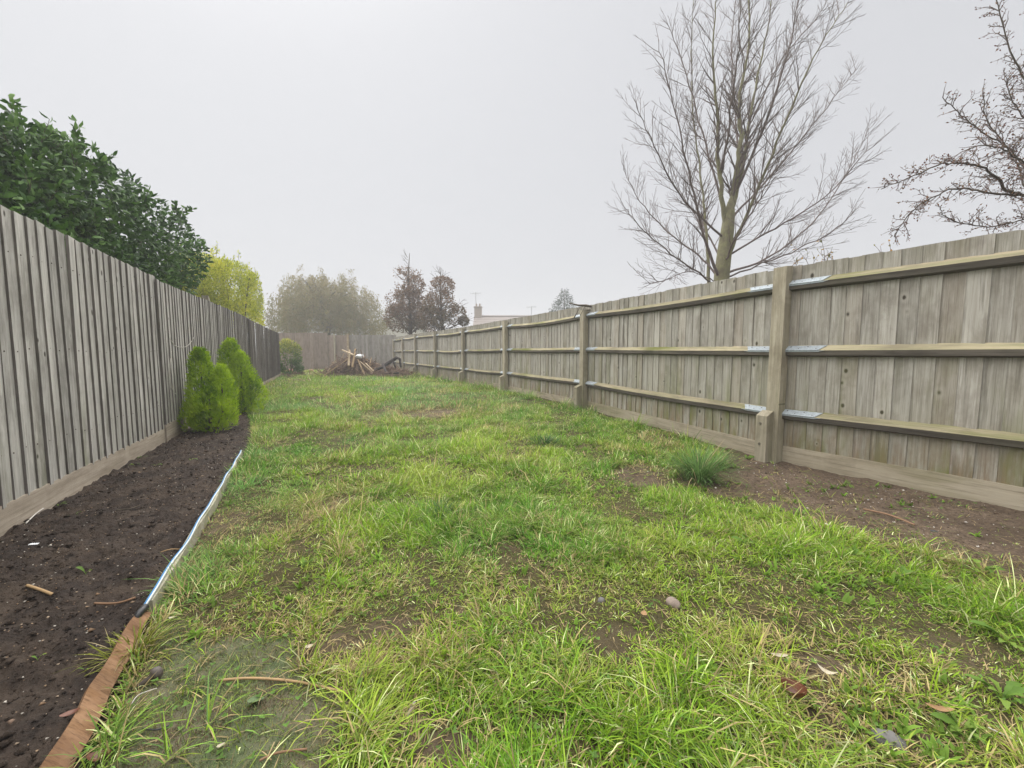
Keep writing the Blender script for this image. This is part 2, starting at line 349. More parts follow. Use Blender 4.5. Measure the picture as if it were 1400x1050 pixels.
szz = rng.uniform(.002, .007, len(xx))*(1+1.5*(rng.random(len(xx)) > .95))*np.where(wh, .8, 1.)
o = lumps('soil_crumbs', xx, yy, lawnz(xx, yy)+.002, szz, m_col, cols=cl); tag(o, kind='stuff', label='crumbs and white chips over bare earth below the right fence', cat='gravel')

# ------------------------------------------------------------------ fences
def ang(d): return math.atan2(d[1], d[0])
def wedge(name, wd, th, proud, h, mats, face=1, flip=False):
    """local x along fence, visible side -y*face. thick proud edge at x=0, thin at x=wd"""
    m = MB(); f = -face
    pa, pb = (0, proud) if flip else (proud, 0)
    for (z) in (0, h): m.v += [(0, 0, z), (0, f*(pa+th), z), (wd, f*(pb+th), z), (wd, 0, z)]
    fs = [(0, 1, 2, 3), (7, 6, 5, 4), (1, 0, 4, 5), (2, 1, 5, 6), (3, 2, 6, 7), (0, 3, 7, 4)]
    if f > 0: fs = [tuple(reversed(q)) for q in fs]
    fs = [tuple(reversed(q)) for q in fs]
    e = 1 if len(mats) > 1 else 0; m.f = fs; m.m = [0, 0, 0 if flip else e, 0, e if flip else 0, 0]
    return m.mesh(name, mats)
def prism(name, L, sec, mats, sag=0., bow=0., seg=6, mi=None, x0=0.):
    """extrude closed (y,z) section along x with sag"""
    m = MB(); n = len(sec)
    for i in range(seg+1):
        t = i/seg; s = -sag*4*t*(1-t)
        for (y, z) in sec: m.v.append((x0+L*t, y+bow*4*t*(1-t), z+s))
    for i in range(seg):
        for k in range(n):
            m.f.append((i*n+k, (i+1)*n+k, (i+1)*n+(k+1) % n, i*n+(k+1) % n)); m.m.append(mi[k] if mi else 0)
    m.f += [tuple(range(n)), tuple(seg*n+k for k in range(n-1, -1, -1))]; m.m += [0, 0]
    return m.mesh(name, mats)
# right-hand fence: posts and rails on our side, feather-edge boards behind
fr = empty('wooden_fence', (RP[4][0], RP[4][1], 0), 'long grey board fence on the right with posts, three yellowed rails and steel brackets', 'fence')
pitch_r = .112
brd = [wedge('board', .134, .006, q, 1.74, [m_board_r], flip=True) for q in (.008, .006, .011)]
scr = MB(); scr.tube([(0, 0, 0), (0, 0, .004)], .006, 6); m_screw = plain('screw_steel', (.12, .11, .10), .5, metal=.5); scr = scr.mesh('screw', [m_screw])
for bi in range(len(RP)-1):
    a = Vector((*RP[bi+1], 0)); b = Vector((*RP[bi], 0))       # a = far... use b(near)->a
    d = (b-a); L = d.length; d.normalize(); nrm = Vector((d.y, -d.x, 0))   # local +x from far to near; local -y faces the lawn
    if nrm.x > 0: nrm = -nrm
    # rotate so local x = d ; local -y = nrm
    th = ang(d); ly = Vector((-math.sin(th), math.cos(th), 0)); face = 1 if (-ly).dot(nrm) > 0 else -1
    zb0, zb1 = float(base(0, a.y)), float(base(0, b.y))
    nb = int(L/pitch_r)
    if face == 1:
        for k in range(nb):
            t = (k+.5)/nb; p = a+d*(k*L/nb+random.gauss(0, .003))-nrm*.064; z = zb0+(zb1-zb0)*t+.135+random.uniform(-.006, .006)
            o = link('board', brd[random.randrange(3)], fr, (p.x, p.y, z), (random.gauss(0, .002), random.gauss(0, .003), th+random.gauss(0, .006)))
    # gravel board
    g = prism('gravel_board', L-.02, [(-.012, 0), (.012, 0), (.012, .175), (-.012, .175)], [m_gravelboard])
    p = a+d*.01-nrm*.050; sl = math.atan2(zb1-zb0, L)
    gz = [.0, -.01, -.015][bi % 3]-.02
    link('gravel_board', g, fr, (p.x, p.y, zb0+gz), (0, -sl, th))
    # rails (arris)
    for ri, rz in enumerate((1.70, 1.085, .475)):
        sag = [.012, .03, .05, .04, .05, .02, .03, .02][bi]*random.uniform(.2, 1.)*(1 if ri < 2 else .7)*(1 if bi else .1)
        sec = [(0, .046), (-.062, -.002), (-.056, -.046), (0, -.060)]
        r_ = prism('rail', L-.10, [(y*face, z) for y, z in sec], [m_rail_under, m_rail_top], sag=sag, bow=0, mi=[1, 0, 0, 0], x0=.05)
        if face == -1: r_.flip_normals()
        p = a-nrm*.055; rr = link('rail', r_, fr, (p.x, p.y, zb0+rz), (0, -sl, th))
        for e, (s0) in enumerate((.045, L-.045-.30)):
            # bracket: thin folded sheet over both faces, pointed inner end
            m = MB(); x0, x1 = s0, s0+.30; xi = (x1-.04, x1) if e == 0 else (x0+.04, x0)
            def shp(yz0, yz1, off):
                # quad with slanted inner end
                if e == 0: q = [(x0, *yz0), (x1+.02, *yz0), (x1-.03, *yz1), (x0, *yz1)]
                else: q = [(x0-.02, *yz0), (x1, *yz0), (x1, *yz1), (x0+.03, *yz1)]
                q2 = [(x, y+off[0], z+off[1]) for x, y, z in q]
                m.add(q+q2, [(0, 1, 2, 3), (7, 6, 5, 4), (0, 4, 5, 1), (1, 5, 6, 2), (2, 6, 7, 3), (3, 7, 4, 0)])
            shp((-.012*face, .0395), (-.0655*face, -.0015), (-.0025*face, .0032))
            shp((-.0640*face, -.003), (-.0625*face, -.014), (-.003*face, -.0005))
            dz = -sag*4*.1*.9
            bk = link('bracket', m.mesh('bracket', [m_galv]), fr, (p.x, p.y, zb0+rz+dz*.6), (0, -sl, th))
            if bi < 3:
                for q in range(4):
                    xq = s0+.045+q*.068; tt = .3+.4*((q*3) % 2); yy_ = -.014-.048*tt; zz_ = .0425-.043*tt+.001
                    s_ = bpy.data.objects.new('screw', scr); C.objects.link(s_); s_.parent = bk; s_.location = (xq, yy_*face, zz_); s_.rotation_euler = (.86*face, 0, 0)
m_bolt = plain('bolt_head', (.2, .18, .15), .4, metal=.6)
bolt = MB(); bolt.tube([(0, 0, 0), (0, -.008, 0)], [.013, .011], 6); bolt = bolt.mesh('bolt', [m_bolt])
for pi_, (x, y) in enumerate(RP[1:]):
    pi_ += 1
    d = Vector(RP[pi_-1])-Vector(RP[min(pi_+1, len(RP)-1)]); th = math.atan2(d.y, d.x); z0 = float(base(0, y))
    hh = [0, 1.88, 1.80, 1.84, 1.83, 1.86, 1.84, 1.80, 1.78][pi_]
    m = MB(); w2 = .058; m.box((0, -.012, hh/2-.15), (w2, .052, hh/2+.15))
    # weathered, slightly sloping top
    for i, vv in enumerate(m.v):
        if vv[2] > hh-.05: m.v[i] = (vv[0], vv[1], vv[2]-(.012 if vv[1] < 0 else 0))
    p = link('post', m.mesh('post', [m_post_r]), fr, (x, y, z0), (random.gauss(0, .006), random.gauss(0, .006), th))
    if pi_ < 8:
        # repair spur in front of the post with a sloping head
        sx = -.035; sh_ = [0, .50, .44, .42, .41, .40, .36, .36][pi_]
        m = MB(); x0, x1, y0, y1 = sx-.052, sx+.052, -.168, -.066
        vs = [(x0, y0, -.2), (x1, y0, -.2), (x1, y1, -.2), (x0, y1, -.2), (x0, y0, sh_-.045), (x1, y0, sh_-.045), (x1, y1, sh_), (x0, y1, sh_)]
        m.add(vs, [(0, 3, 2, 1), (4, 5, 6, 7), (0, 1, 5, 4), (1, 2, 6, 5), (2, 3, 7, 6), (3, 0, 4, 7)])
        sp = link('repair_spur', m.mesh('repair_spur', [m_post_r]), fr, (x, y, z0), (0, 0, th))
        if pi_ < 4:
            for q in (.18, .38):
                b_ = bpy.data.objects.new('bolt', bolt); C.objects.link(b_); b_.parent = sp; b_.location = (sx-.01, -.168, q)
# left-hand fence
nail = MB(); nail.tube([(0, .003, 0), (0, -.0025, 0)], .0042, 6); nail = nail.mesh('nail', [plain('rusty_nail', (.06, .04, .03), .8)])
fl = empty('wooden_fence', (FL0.x, FL0.y, 0), 'long silver-grey upright board fence on the left beside the dug soil bed', 'fence')
thl = math.atan2(FLd.y, FLd.x)
def left_run(par, y0, y1, pitch, zb, top, mats, proud, off=0., dirv=FLd, start=None):
    dd = Vector((dirv.x, dirv.y, 0)).normalized(); th = math.atan2(dd.y, dd.x)
    L = (y1-y0)/dd.y; n = math.ceil(L/pitch); st = start or Vector((flx(y0), y0, 0)); nr = Vector((dd.y, -dd.x, 0))
    me = [wedge('board', pitch+.018, .006, proud*k, top-zb, mats, 1) for k in (1., .85, 1.15)]
    for k in range(n):
        p = st+dd*(k*pitch)+nr*off
        bo = link('board', me[random.randrange(3)], par, (p.x, p.y, zb+float(base(0, p.y))+random.uniform(-.007, .007)), (random.gauss(0, .003), random.gauss(0, .004), th+random.gauss(0, .008)))
        if 14 < k < 52 and pitch > .105:        # rusty nail heads, three rows
            for nz in (.30, .92, 1.52):
                s_ = bpy.data.objects.new('nail', nail); C.objects.link(s_); s_.parent = bo; s_.location = (.030+random.gauss(0, .004), -.006-proud*.72, nz+random.gauss(0, .012))
    g = prism('gravel_board', L, [(-.018, 0), (.018, 0), (.018, zb+.03), (-.018, zb+.03)], [m_grav_l])
    s_ = math.atan2(float(base(0, y1))-float(base(0, y0)), L); p = st+nr*(off-.0)
    gb = link('gravel_board', g, par, (p.x, p.y, float(base(0, y0))-.02), (0, -s_, th)); return st+dd*L
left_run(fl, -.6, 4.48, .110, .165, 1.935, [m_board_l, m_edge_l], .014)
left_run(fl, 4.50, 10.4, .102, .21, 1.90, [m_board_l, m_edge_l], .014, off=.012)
for y in (1.5, 4.49, 7.5):
    m = MB(); m.box((0, .09, .9), (.045, .045, .95)); link('post', m.mesh('post', [m_post_r]), fl, (flx(y)-.03, y, float(base(0, y))), (0, 0, thl))
# finial / broken post head sticking up behind the left fence
m = MB(); m.box((0, 0, .975), (.05, .05, 1.015)); m.v = [(x, y, z+(.07 if (z > 1.5 and x < 0) else 0)) for x, y, z in m.v]
q = P(287, 420, 7.15); o = link('fence_post', m.mesh('fence_post', [m_post_r]), None, (flx(7.1)-.16, 7.1, .04), (0, 0, thl)); tag(o, 'grey slanted post head poking above the left fence below the yellow shrub', 'post')
# string scribbled on the left fence
def curve_tube(name, pts, r, mat, n=5, parent=None):
    m = MB(); P_ = [Vector(p) for p in pts]; q = []
    for i in range(len(P_)-1):
        p0 = P_[max(i-1, 0)]; p1 = P_[i]; p2 = P_[i+1]; p3 = P_[min(i+2, len(P_)-1)]
        for k in range(5):
            t = k/5; q.append(.5*((2*p1)+(p2-p0)*t+(2*p0-5*p1+4*p2-p3)*t*t+(3*p1-p0-3*p2+p3)*t**3))
    q.append(P_[-1]); m.tube(q, r, n); me = m.mesh(name, [mat], True); return link(name, me, parent), q
def onfence(px, py, off=.03):
    d = ray(px, py); s = d[0]/d[1]; y = (FL0.x-FLd.x/FLd.y*FL0.y)/(s-FLd.x/FLd.y); p = P(px, py, y); return p+Vector((FLd.y, -FLd.x, 0))*off
m_str = plain('pale_string', (.5, .47, .42), .8)
o, _ = curve_tube('string', [onfence(*p) for p in ((228, 462), (236, 473), (250, 474), (258, 467), (262, 460))], .0035, m_str); tag(o, 'pale loop of string hanging in a shallow arc on the left fence', 'string')
o, _ = curve_tube('string', [onfence(*p) for p in ((230, 480), (228, 505), (230, 528), (237, 540))], .0035, m_str); tag(o, 'pale string trailing down the left fence, lower than the arc', 'string')
# darker far stretch of the left fence
y0c = 10.0
fe = empty('wooden_fence', (flx(y0c), y0c, .07), 'darker far stretch of board fence ending the left side, past the conifers', 'fence')
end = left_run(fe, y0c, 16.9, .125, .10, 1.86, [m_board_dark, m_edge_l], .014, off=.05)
m = MB(); m.box((0, 0, .9), (.05, .05, 1.0)); link('post', m.mesh('post', [m_post_r]), fe, (end.x, end.y, .1), (0, 0, thl))
# back fences
def back(par, px0, px1, ytop, Y0, Y1, mat, pitch=.125, post=True, n0=0):
    a = P(px0, ytop, Y0); b = P(px1, ytop, Y1); zt0, zt1 = a.z, b.z; a.z = b.z = 0; d = b-a; L = d.length; d.normalize(); th = ang(d)
    n = max(1, int(L/pitch)); zt = (zt0+zt1)/2; me = wedge('board', L/n+.012, .006, .012, zt-.12, [mat], 1)
    for k in range(n):
        p = a+d*(k*L/n); link('board', me, par, (p.x, p.y, .12+zt0+(zt1-zt0)*k/n-zt+random.uniform(-.008, .008)), (0, 0, th+random.gauss(0, .01)))
    return a, b, th, zt
b0 = P(450, 460, 22.6)
f1 = empty('wooden_fence', (b0.x-1, b0.y, .1), 'brown pinkish board fence across the far end, behind the small yellow bush', 'fence')
back(f1, 372, 447, 455, 21.6, 22.4, m_board_pink)
f2 = empty('wooden_fence', (b0.x+2, b0.y, .1), 'grey board fence across the far end, behind the heap of branches', 'fence')
back(f2, 448, 474, 458.5, 22.45, 22.5, m_board_pink)
a, b, th, zt = back(f2, 477, 541, 458, 22.5, 22.3, m_board_dark)
for px in (457, 475.5):
    q = P(px, 458, 22.38); m = MB(); m.box((0, 0, (q.z-.1)/2), (.05 if px > 460 else .04, .05, (q.z)/2)); link('post', m.mesh('post', [m_plankend if px > 470 else m_post_r]), f2, (q.x, q.y, .1), (0, 0, th))

# ------------------------------------------------------------------ edging, hose, board
m = MB()
def edge_pts(y0, y1, n): return [Vector((float(edx(y)), y, 0)) for y in np.linspace(y0, y1, n)]
ep = edge_pts(1.50, 3.90, 12)
m = MB(); sec = [(-.010, -.05), (.010, -.05), (.010, .052), (-.010, .052)]
for i, p in enumerate(ep):
    t = (ep[min(i+1, 11)]-ep[max(i-1, 0)]).normalized(); nr = Vector((t.y, -t.x, 0)); wv = .006*math.sin(i*1.7)
    for s, z in sec: m.v.append(tuple(p+nr*(s+wv)+Vector((0, 0, z+.004*math.sin(i*2.3)))))
for i in range(11):
    for k in range(4): m.f.append((i*4+k, i*4+(k+1) % 4, (i+1)*4+(k+1) % 4, (i+1)*4+k)); m.m.append(0)
m.f += [(3, 2, 1, 0), (44, 45, 46, 47)]; m.m += [0, 0]
o = link('edging_board', m.mesh('edging_board', [m_edgeboard])); tag(o, 'pale greenish edging board between dark soil bed and lawn', 'edging')
def hosemat():
    t = NT('striped_hose'); g = t.n('TexCoord').outputs['Object']; n = t.noise(t.mapping(g, (90, 12, 90)), 1, 3)
    a = t.n('Attribute', attribute_name='stripe').outputs['Fac']
    c = t.mix(t.mapr(a, .35, .45), (.62, .66, .68), (.06, .20, .40)); c = t.mix(t.math('MULTIPLY', t.mapr(n, .6, .7), .4), c, (.2, .19, .16)); return t.bsdf(c, .6, spec=.2)
m_hose = hosemat()
hp = []; 
for i, p in enumerate(edge_pts(1.44, 3.92, 40)): hp.append(p+Vector((.004*math.sin(i*.9)-.003, 0, .060+.005*math.sin(i*.55))))
mm = MB(); mm.tube(hp, .0065, 10); me = mm.mesh('hose', [m_hose], True)
at = me.attributes.new('stripe', 'FLOAT', 'POINT'); at.data.foreach_set('value', [1. if (k % 10) in (1, 2, 3, 6, 7) else 0. for k in range(len(mm.v))])
hs_ = empty('hose', hp[0], 'white hose with blue stripe lying along the pale edging board', 'hose'); o = link('tube', me, hs_)
m_blk = plain('black_plastic', (.015, .015, .016), .4, spec=.5)
m = MB(); e = hp[0]; m.tube([e+Vector((0, .012, 0)), e+Vector((.006, -.02, -.004)), e+Vector((.01, -.05, -.025))], [.0135, .0135, .012], 10); m.tube([e+Vector((.01, -.05, -.025)), e+Vector((.012, -.07, -.06))], [.007, .007], 8)
link('connector', m.mesh('connector', [m_blk], True), hs_)
# orange-brown board laid along the near edge, tilted
def slab(name, a, b, wa, wb, th, tilt, mat, par=None):
    a = Vector(a); b = Vector(b); d = (b-a).normalized(); s = Vector((d.y, -d.x, 0)).normalized(); up = Vector((0, 0, 1))
    sv = s*math.cos(tilt)-up*math.sin(tilt); nv = s*math.sin(tilt)+up*math.cos(tilt); m = MB(); N = 14
    for i in range(N+1):
        t = i/N; p = a.lerp(b, t)+sv*.004*math.sin(i*1.9); w = wa+(wb-wa)*t+.004*math.sin(i*3.1)
        for (q, z) in ((-.5, 0), (.5, 0), (.5, 1), (-.5, 1)): m.v.append(tuple(p+sv*(q*w)+nv*(z*th)))
    for i in range(N):
        for k in range(4): m.f.append((i*4+k, i*4+(k+1) % 4, (i+1)*4+(k+1) % 4, (i+1)*4+k)); m.m.append(0)
    m.f += [(3, 2, 1, 0), tuple(N*4+k for k in range(4))]; m.m += [0, 0]
    return link(name, m.mesh(name, [mat]), par)
o = slab('plank', (-.90, .48, .015), (-1.45, 1.44, .03), .074, .045, .02, math.radians(34), m_rusty); tag(o, 'orange-brown weathered plank edging the near end of the soil bed', 'plank')

# ------------------------------------------------------------------ grass
def blades(x, y, z, h, w, az, lean, bend, col, seg=2, tw=None):
    """arrays -> verts, quads, tris, colours. seg segments then a tip"""
    n = len(x); tw = rng.uniform(-.6, .6, n) if tw is None else tw
    dx, dy = np.cos(az), np.sin(az); sx, sy = -np.sin(az+tw), np.cos(az+tw); Vs = []
    for k in range(seg+1):
        t = k/seg if seg else 0; a_ = lean+bend*t; hor = h*t*np.sin(np.clip(lean+bend*t*.5, 0, 2.2)); ver = h*t*np.cos(np.clip(lean+bend*t*.5, 0, 2.2))
        px, py, pz = x+dx*hor, y+dy*hor, z+ver
        if k < seg:
            ww = w*(1-.35*t); Vs += [np.stack([px-sx*ww, py-sy*ww, pz], -1), np.stack([px+sx*ww, py+sy*ww, pz], -1)]
        else: Vs += [np.stack([px, py, pz], -1)]
    nv = 2*seg+1; V = np.stack(Vs, 1); b = nv*np.arange(n)[:, None]; Q = []
    for k in range(seg-1): Q.append(b+np.array([[2*k, 2*k+1, 2*k+3, 2*k+2]]))
    Tt = b+np.array([[2*seg-2, 2*seg-1, 2*seg]])
    Q = np.concatenate(Q) if Q else np.zeros((0, 4), int)
    cc = np.repeat(col[:, None, :], nv, 1).copy()
    return V.reshape(-1, 3), Q, Tt, cc.reshape(-1, 3)
def inlawn(x, y): return (x > edx(y)+.02+np.where(y > 7.3, -9, 0)) & (x > flx(y)+.06) & (x < frx(y)-.10) | ((y > 16.5) & (x > -12.2) & (x < frx(y)-.1))
def gcolor(x, y, n, dry):
    a = fbm(x, y, .9, 61); b = vn(x, y, 5, 62); f = ss(3.5, 9, y)
    A = np.array([.22, .335, .022]); B = np.array([.095, .225, .018]); Cc = np.array([.43, .44, .11]); D = np.array([.14, .29, .10])
    t = np.clip((a-.35)/.3+rng.normal(0, .25, n), 0, 1)[:, None]; c = A*t+B*(1-t)
    t = np.clip((b-.5)*1.6+rng.normal(0, .3, n), 0, 1)[:, None]*.6; c = c*(1-t)+Cc*t
    t = (np.clip(ss(.45, .7, fbm(x, y, .55, 63))+rng.normal(0, .2, n), 0, 1)*.75)[:, None]; c = c*(1-t)+D*t
    st = (rng.random(n) < dry)[:, None]; c = np.where(st, np.array([.40, .32, .155])*rng.uniform(.6, 1.15, (n, 1)), c)
    c = np.where(rng.random((n, 1)) < .07, np.array([.56, .60, .30]), c)  # sparse whitish blades: highlights put into the blade colour
    return c*rng.uniform(.55, 1.75, (n, 1))
GV, GQ, GT, GC = [], [], [], []; nvt = 0
def addg(V, Q, T, c):
    global nvt
    GV.append(V); GQ.append(Q+nvt); GT.append(T+nvt); GC.append(c); nvt += len(V)
def sow(y0, y1, n_tuft, per, hscale, wd, seg, spread):
    y = y0+(y1-y0)*rng.random(n_tuft); xmin = np.maximum(-1.35*y-.4, np.where(y > 16.5, -12, flx(y))); xmax = np.minimum(1.35*y+.4, frx(y)); x = xmin+(xmax-xmin)*rng.random(n_tuft)
    wgt = (xmax-xmin)/np.max(xmax-xmin); k = (rng.random(n_tuft) < wgt) & inlawn(x, y)
    b = bare(x, y); mo = mossm(x, y); dn = .38+1.05*ss(.35, .6, fbm(x, y, 7, 71))
    k &= rng.random(n_tuft) < np.clip(dn*(1-.96*b)*(1-.96*mo), 0.0, 1); x, y, b = x[k], y[k], b[k]
    ph = (.38+1.35*ss(.3, .72, fbm(x, y, 2.6, 72))*(.5+1.0*ss(.3, .7, fbm(x, y, 9, 77))))*(1+.9*ss(.6, .2, frx(y)-x)*ss(3.7, 4.2, y))                     # patch height
    cnt = rng.poisson(per, len(x))+2; id_ = np.repeat(np.arange(len(x)), cnt); N = len(id_)
    r = np.abs(rng.normal(0, spread, N)); a = rng.uniform(0, 6.283, N); bx, by = x[id_]+r*np.cos(a), y[id_]+r*np.sin(a)
    la = fbm(bx, by, 1.3, 73)*12.; az = np.where(rng.random(N) < .6, a+rng.normal(0, .5, N), la+rng.normal(0, .6, N))
    tall = (rng.random(len(x)) < .06)[id_]*.9+1
    h = hscale*ph[id_]*rng.uniform(.45, 1.25, N)*tall*(1-.5*b[id_]); drypatch = ss(.55, .75, fbm(bx, by, 1.7, 74))
    dpx = sum(np.exp(-((bx-G(*q).x)/rx)**2-((by-G(*q).y)/ry)**2) for q, rx, ry in (((430, 860), .35, .22), ((450, 690), .25, .5), ((560, 880), .3, .15), ((290, 730), .3, .5), ((585, 567), 1.2, 1.), ((720, 790), .3, .25), ((1100, 900), .3, .2), ((1300, 1000), .3, .15)))
    dry = np.clip(.13+.45*np.clip(dpx, 0, 1)+.4*drypatch+.6*bare(bx, by)*.8+.25*ss(15, 19, by), 0, .8)
    ok = inlawn(bx, by); bx, by, h, az, r, dry = bx[ok], by[ok], h[ok], az[ok], r[ok], dry[ok]; N = len(bx)
    lean = rng.uniform(.05, .95, N)+r/spread*.18; bend = rng.uniform(.1, 2.0, N)
    wv = wd*rng.uniform(.6, 1.4, N)
    V = blades(bx, by, hz(bx, by)-.008, h, wv, az, lean, bend, gcolor(bx, by, N, dry), seg)
    addg(*V); return N
nA = sow(.45, 3.0, 40000, 9, .054, .0019, 3, .017)
nB = sow(3.0, 7.0, 28500, 8, .07, .003, 2, .03)
nC = sow(7.0, 13.0, 17000, 8, .085, .0058, 1, .05)
nD = sow(13., 22.2, 13000, 8, .09, .010, 1, .07)
# loose dead blades lying flat (thatch)
def thatch(y0, y1, n, ln, wd):
    y = y0+(y1-y0)*rng.random(n); x = flx(y)+(frx(y)-flx(y))*rng.random(n); k = inlawn(x, y) & (rng.random(n) < .35+.65*ss(.3, .6, fbm(x, y, 2.5, 81))) & (rng.random(n) < 1-.75*((frx(y)-x < 1.2) & (y < 4))) & (rng.random(n) < 1-.3*mossm(x, y)); x, y = x[k], y[k]; n = len(x)
    h = ln*rng.uniform(.4, 1.4, n); c = np.where(rng.random((n, 1)) < .4, np.array([.42, .32, .17]), np.array([.22, .30, .05]))*rng.uniform(.3, 1.4, (n, 1))
    V = blades(x, y, hz(x, y)+rng.uniform(-.002, .012, n), h, wd*rng.uniform(.6, 1.3, n), rng.uniform(0, 6.28, n), np.full(n, 1.25), rng.uniform(.1, .7, n), c, 2); addg(*V)
thatch(.45, 3, 24000, .06, .0013); thatch(3, 8, 19000, .09, .0026); thatch(8, 21, 9000, .14, .006)
V = np.concatenate(GV); o = link('grass', mesh_np('grass', V, np.concatenate(GT), np.concatenate(GQ), [m_grass], {'col': np.concatenate(GC)}))
tag(o, 'rough green and straw lawn grass covering the garden', 'grass', kind='stuff')
print('blades', nA, nB, nC, nD)
# moss / matted fuzz, bottom left
n = 60000; y = .5+1.1*rng.random(n); x = edx(y)+1.15*rng.random(n); k = rng.random(n) < mossm(x, y)*(.45+.55*ss(.3, .55, fbm(x, y, 9, 91))); x, y = x[k], y[k]; n = len(x)
cm = np.array([.15, .21, .08])*rng.uniform(.4, 1.9, (n, 1)); cm[:, 0] *= rng.uniform(.8, 1.6, n); cm = cm*(.6+.8*fbm(x, y, 6, 97))[:, None]; br = (fbm(x, y, 4, 98) > .56)[:, None] & (rng.random((n, 1)) < .6); cm = np.where(br, np.array([.22, .16, .10])*rng.uniform(.5, 1.2, (n, 1)), cm)
V, Q, T, c = blades(x, y, hz(x, y), rng.uniform(.005, .018, n), np.full(n, .0013), rng.uniform(0, 6.28, n), rng.uniform(0, 1, n), rng.uniform(0, .8, n), cm, 1)
o = link('moss', mesh_np('moss', V, T, None, [m_grass], {'col': c})); tag(o, 'dark green mossy mat at the near left corner of the lawn', 'moss', kind='stuff')
# ground-cover clover specks
n = 3000; y = .5+3*rng.random(n)**1.3; x = flx(y)+(frx(y)-flx(y))*rng.random(n); k = inlawn(x, y) & (fbm(x, y, 3, 95) > .5); x, y = x[k], y[k]; n = len(x)
V, Q, T, c = blades(np.repeat(x, 3), np.repeat(y, 3), np.repeat(hz(x, y)+rng.uniform(.005, .03, n), 3), np.full(3*n, .012)*rng.uniform(.6, 1.3, 3*n), np.full(3*n, .0045), np.repeat(rng.uniform(0, 6, n), 3)+np.tile([0, 2.1, 4.2], n), np.full(3*n, 1.1), np.full(3*n, .2), np.repeat(np.array([[.12, .22, .045]])*rng.uniform(.7, 1.3, (n, 1)), 3, 0), 2)
o = link('clover', mesh_np('clover', V, T, Q, [m_grass], {'col': c})); tag(o, 'tiny rounded clover-like leaves low among the grass', 'ground cover', kind='stuff')
n = 5200; y = .6+4.6*rng.random(n)**1.2; x = -1.3*y+2.6*y*rng.random(n); k = inlawn(x, y) & (mossm(x, y) < .3) & (rng.random(n) < (.15+.85*ss(-.4, .8, x))*ss(.42, .6, fbm(x, y, 2.4, 96))*(1-.6*bare(x, y))); x, y = x[k], y[k]; n = len(x); m_ = 6
rx_ = np.repeat(x, m_)+rng.normal(0, .006, n*m_); ry_ = np.repeat(y, m_)+rng.normal(0, .006, n*m_); sz_ = np.repeat(rng.uniform(.6, 1.35, n), m_)
V, Q, T, c = blades(rx_, ry_, hz(rx_, ry_)+.002, .042*sz_*rng.uniform(.6, 1.2, n*m_), .0052*sz_, rng.uniform(0, 6.28, n*m_), rng.uniform(.2, .9, n*m_), rng.uniform(.2, 1.2, n*m_), np.repeat(np.array([[.17, .29, .04]])*rng.uniform(.6, 1.25, (n, 1)), m_, 0), 3)
o = link('broadleaf_cover', mesh_np('broadleaf_cover', V, T, Q, [m_grass], {'col': c})); tag(o, 'short broad green weed leaves mixed through the near and right-hand lawn', 'ground cover', kind='stuff')
print('cover', n)
# distinct tall tufts
def tuft(px, py, n, h, spread, label, group=None, wd=.003, col=(.085, .155, .045), dead=.06, z=None):
    g = G(px, py); x0, y0 = g.x, g.y; r = np.minimum(np.abs(rng.normal(0, spread, n)), spread*2); a = rng.uniform(0, 6.283, n); x, y = x0+r*np.cos(a), y0+r*np.sin(a)
    c = np.array(col)*rng.uniform(.6, 1.5, (n, 1)); c = np.where((rng.random(n) < dead)[:, None], np.array([.4, .33, .18]), c)
    V, Q, T, c = blades(x, y, hz(x, y)-.01, h*rng.uniform(.5, 1.2, n), wd*rng.uniform(.6, 1.2, n), a+rng.normal(0, .35, n), rng.uniform(.02, .35, n)+r/spread*.2, rng.uniform(.4, 1.9, n), c, 4)
    V = V-np.array([[x0, y0, 0]]); o = link('grass_tuft', mesh_np('grass_tuft', V, T, Q, [m_grass], {'col': c}), None, (x0, y0, 0)); return tag(o, label, 'grass tuft', group)
tuft(955, 655, 520, .36, .065, 'tall arching blue-green grass tuft in front of the nearest right fence post', col=(.12, .21, .06))
tuft(985, 640, 120, .2, .05, 'smaller grass tuft between the tall arching tuft and the fence post', col=(.12, .2, .05))
tuft(745, 607, 260, .16, .10, 'dark green grass clump in mid lawn right of the dry patch', col=(.06, .13, .04))
tuft(600, 705, 420, .12, .10, 'lush fine-bladed grass clump in the middle of the near lawn', wd=.002, col=(.08, .16, .04))
tuft(185, 895, 170, .11, .04, 'yellow-green grass tuft growing over the end of the orange-brown plank', wd=.0022, col=(.19, .21, .03), dead=.2)
tuft(800, 560, 160, .22, .09, 'green grass clump at the foot of the second fence post from the right', col=(.08, .17, .04))

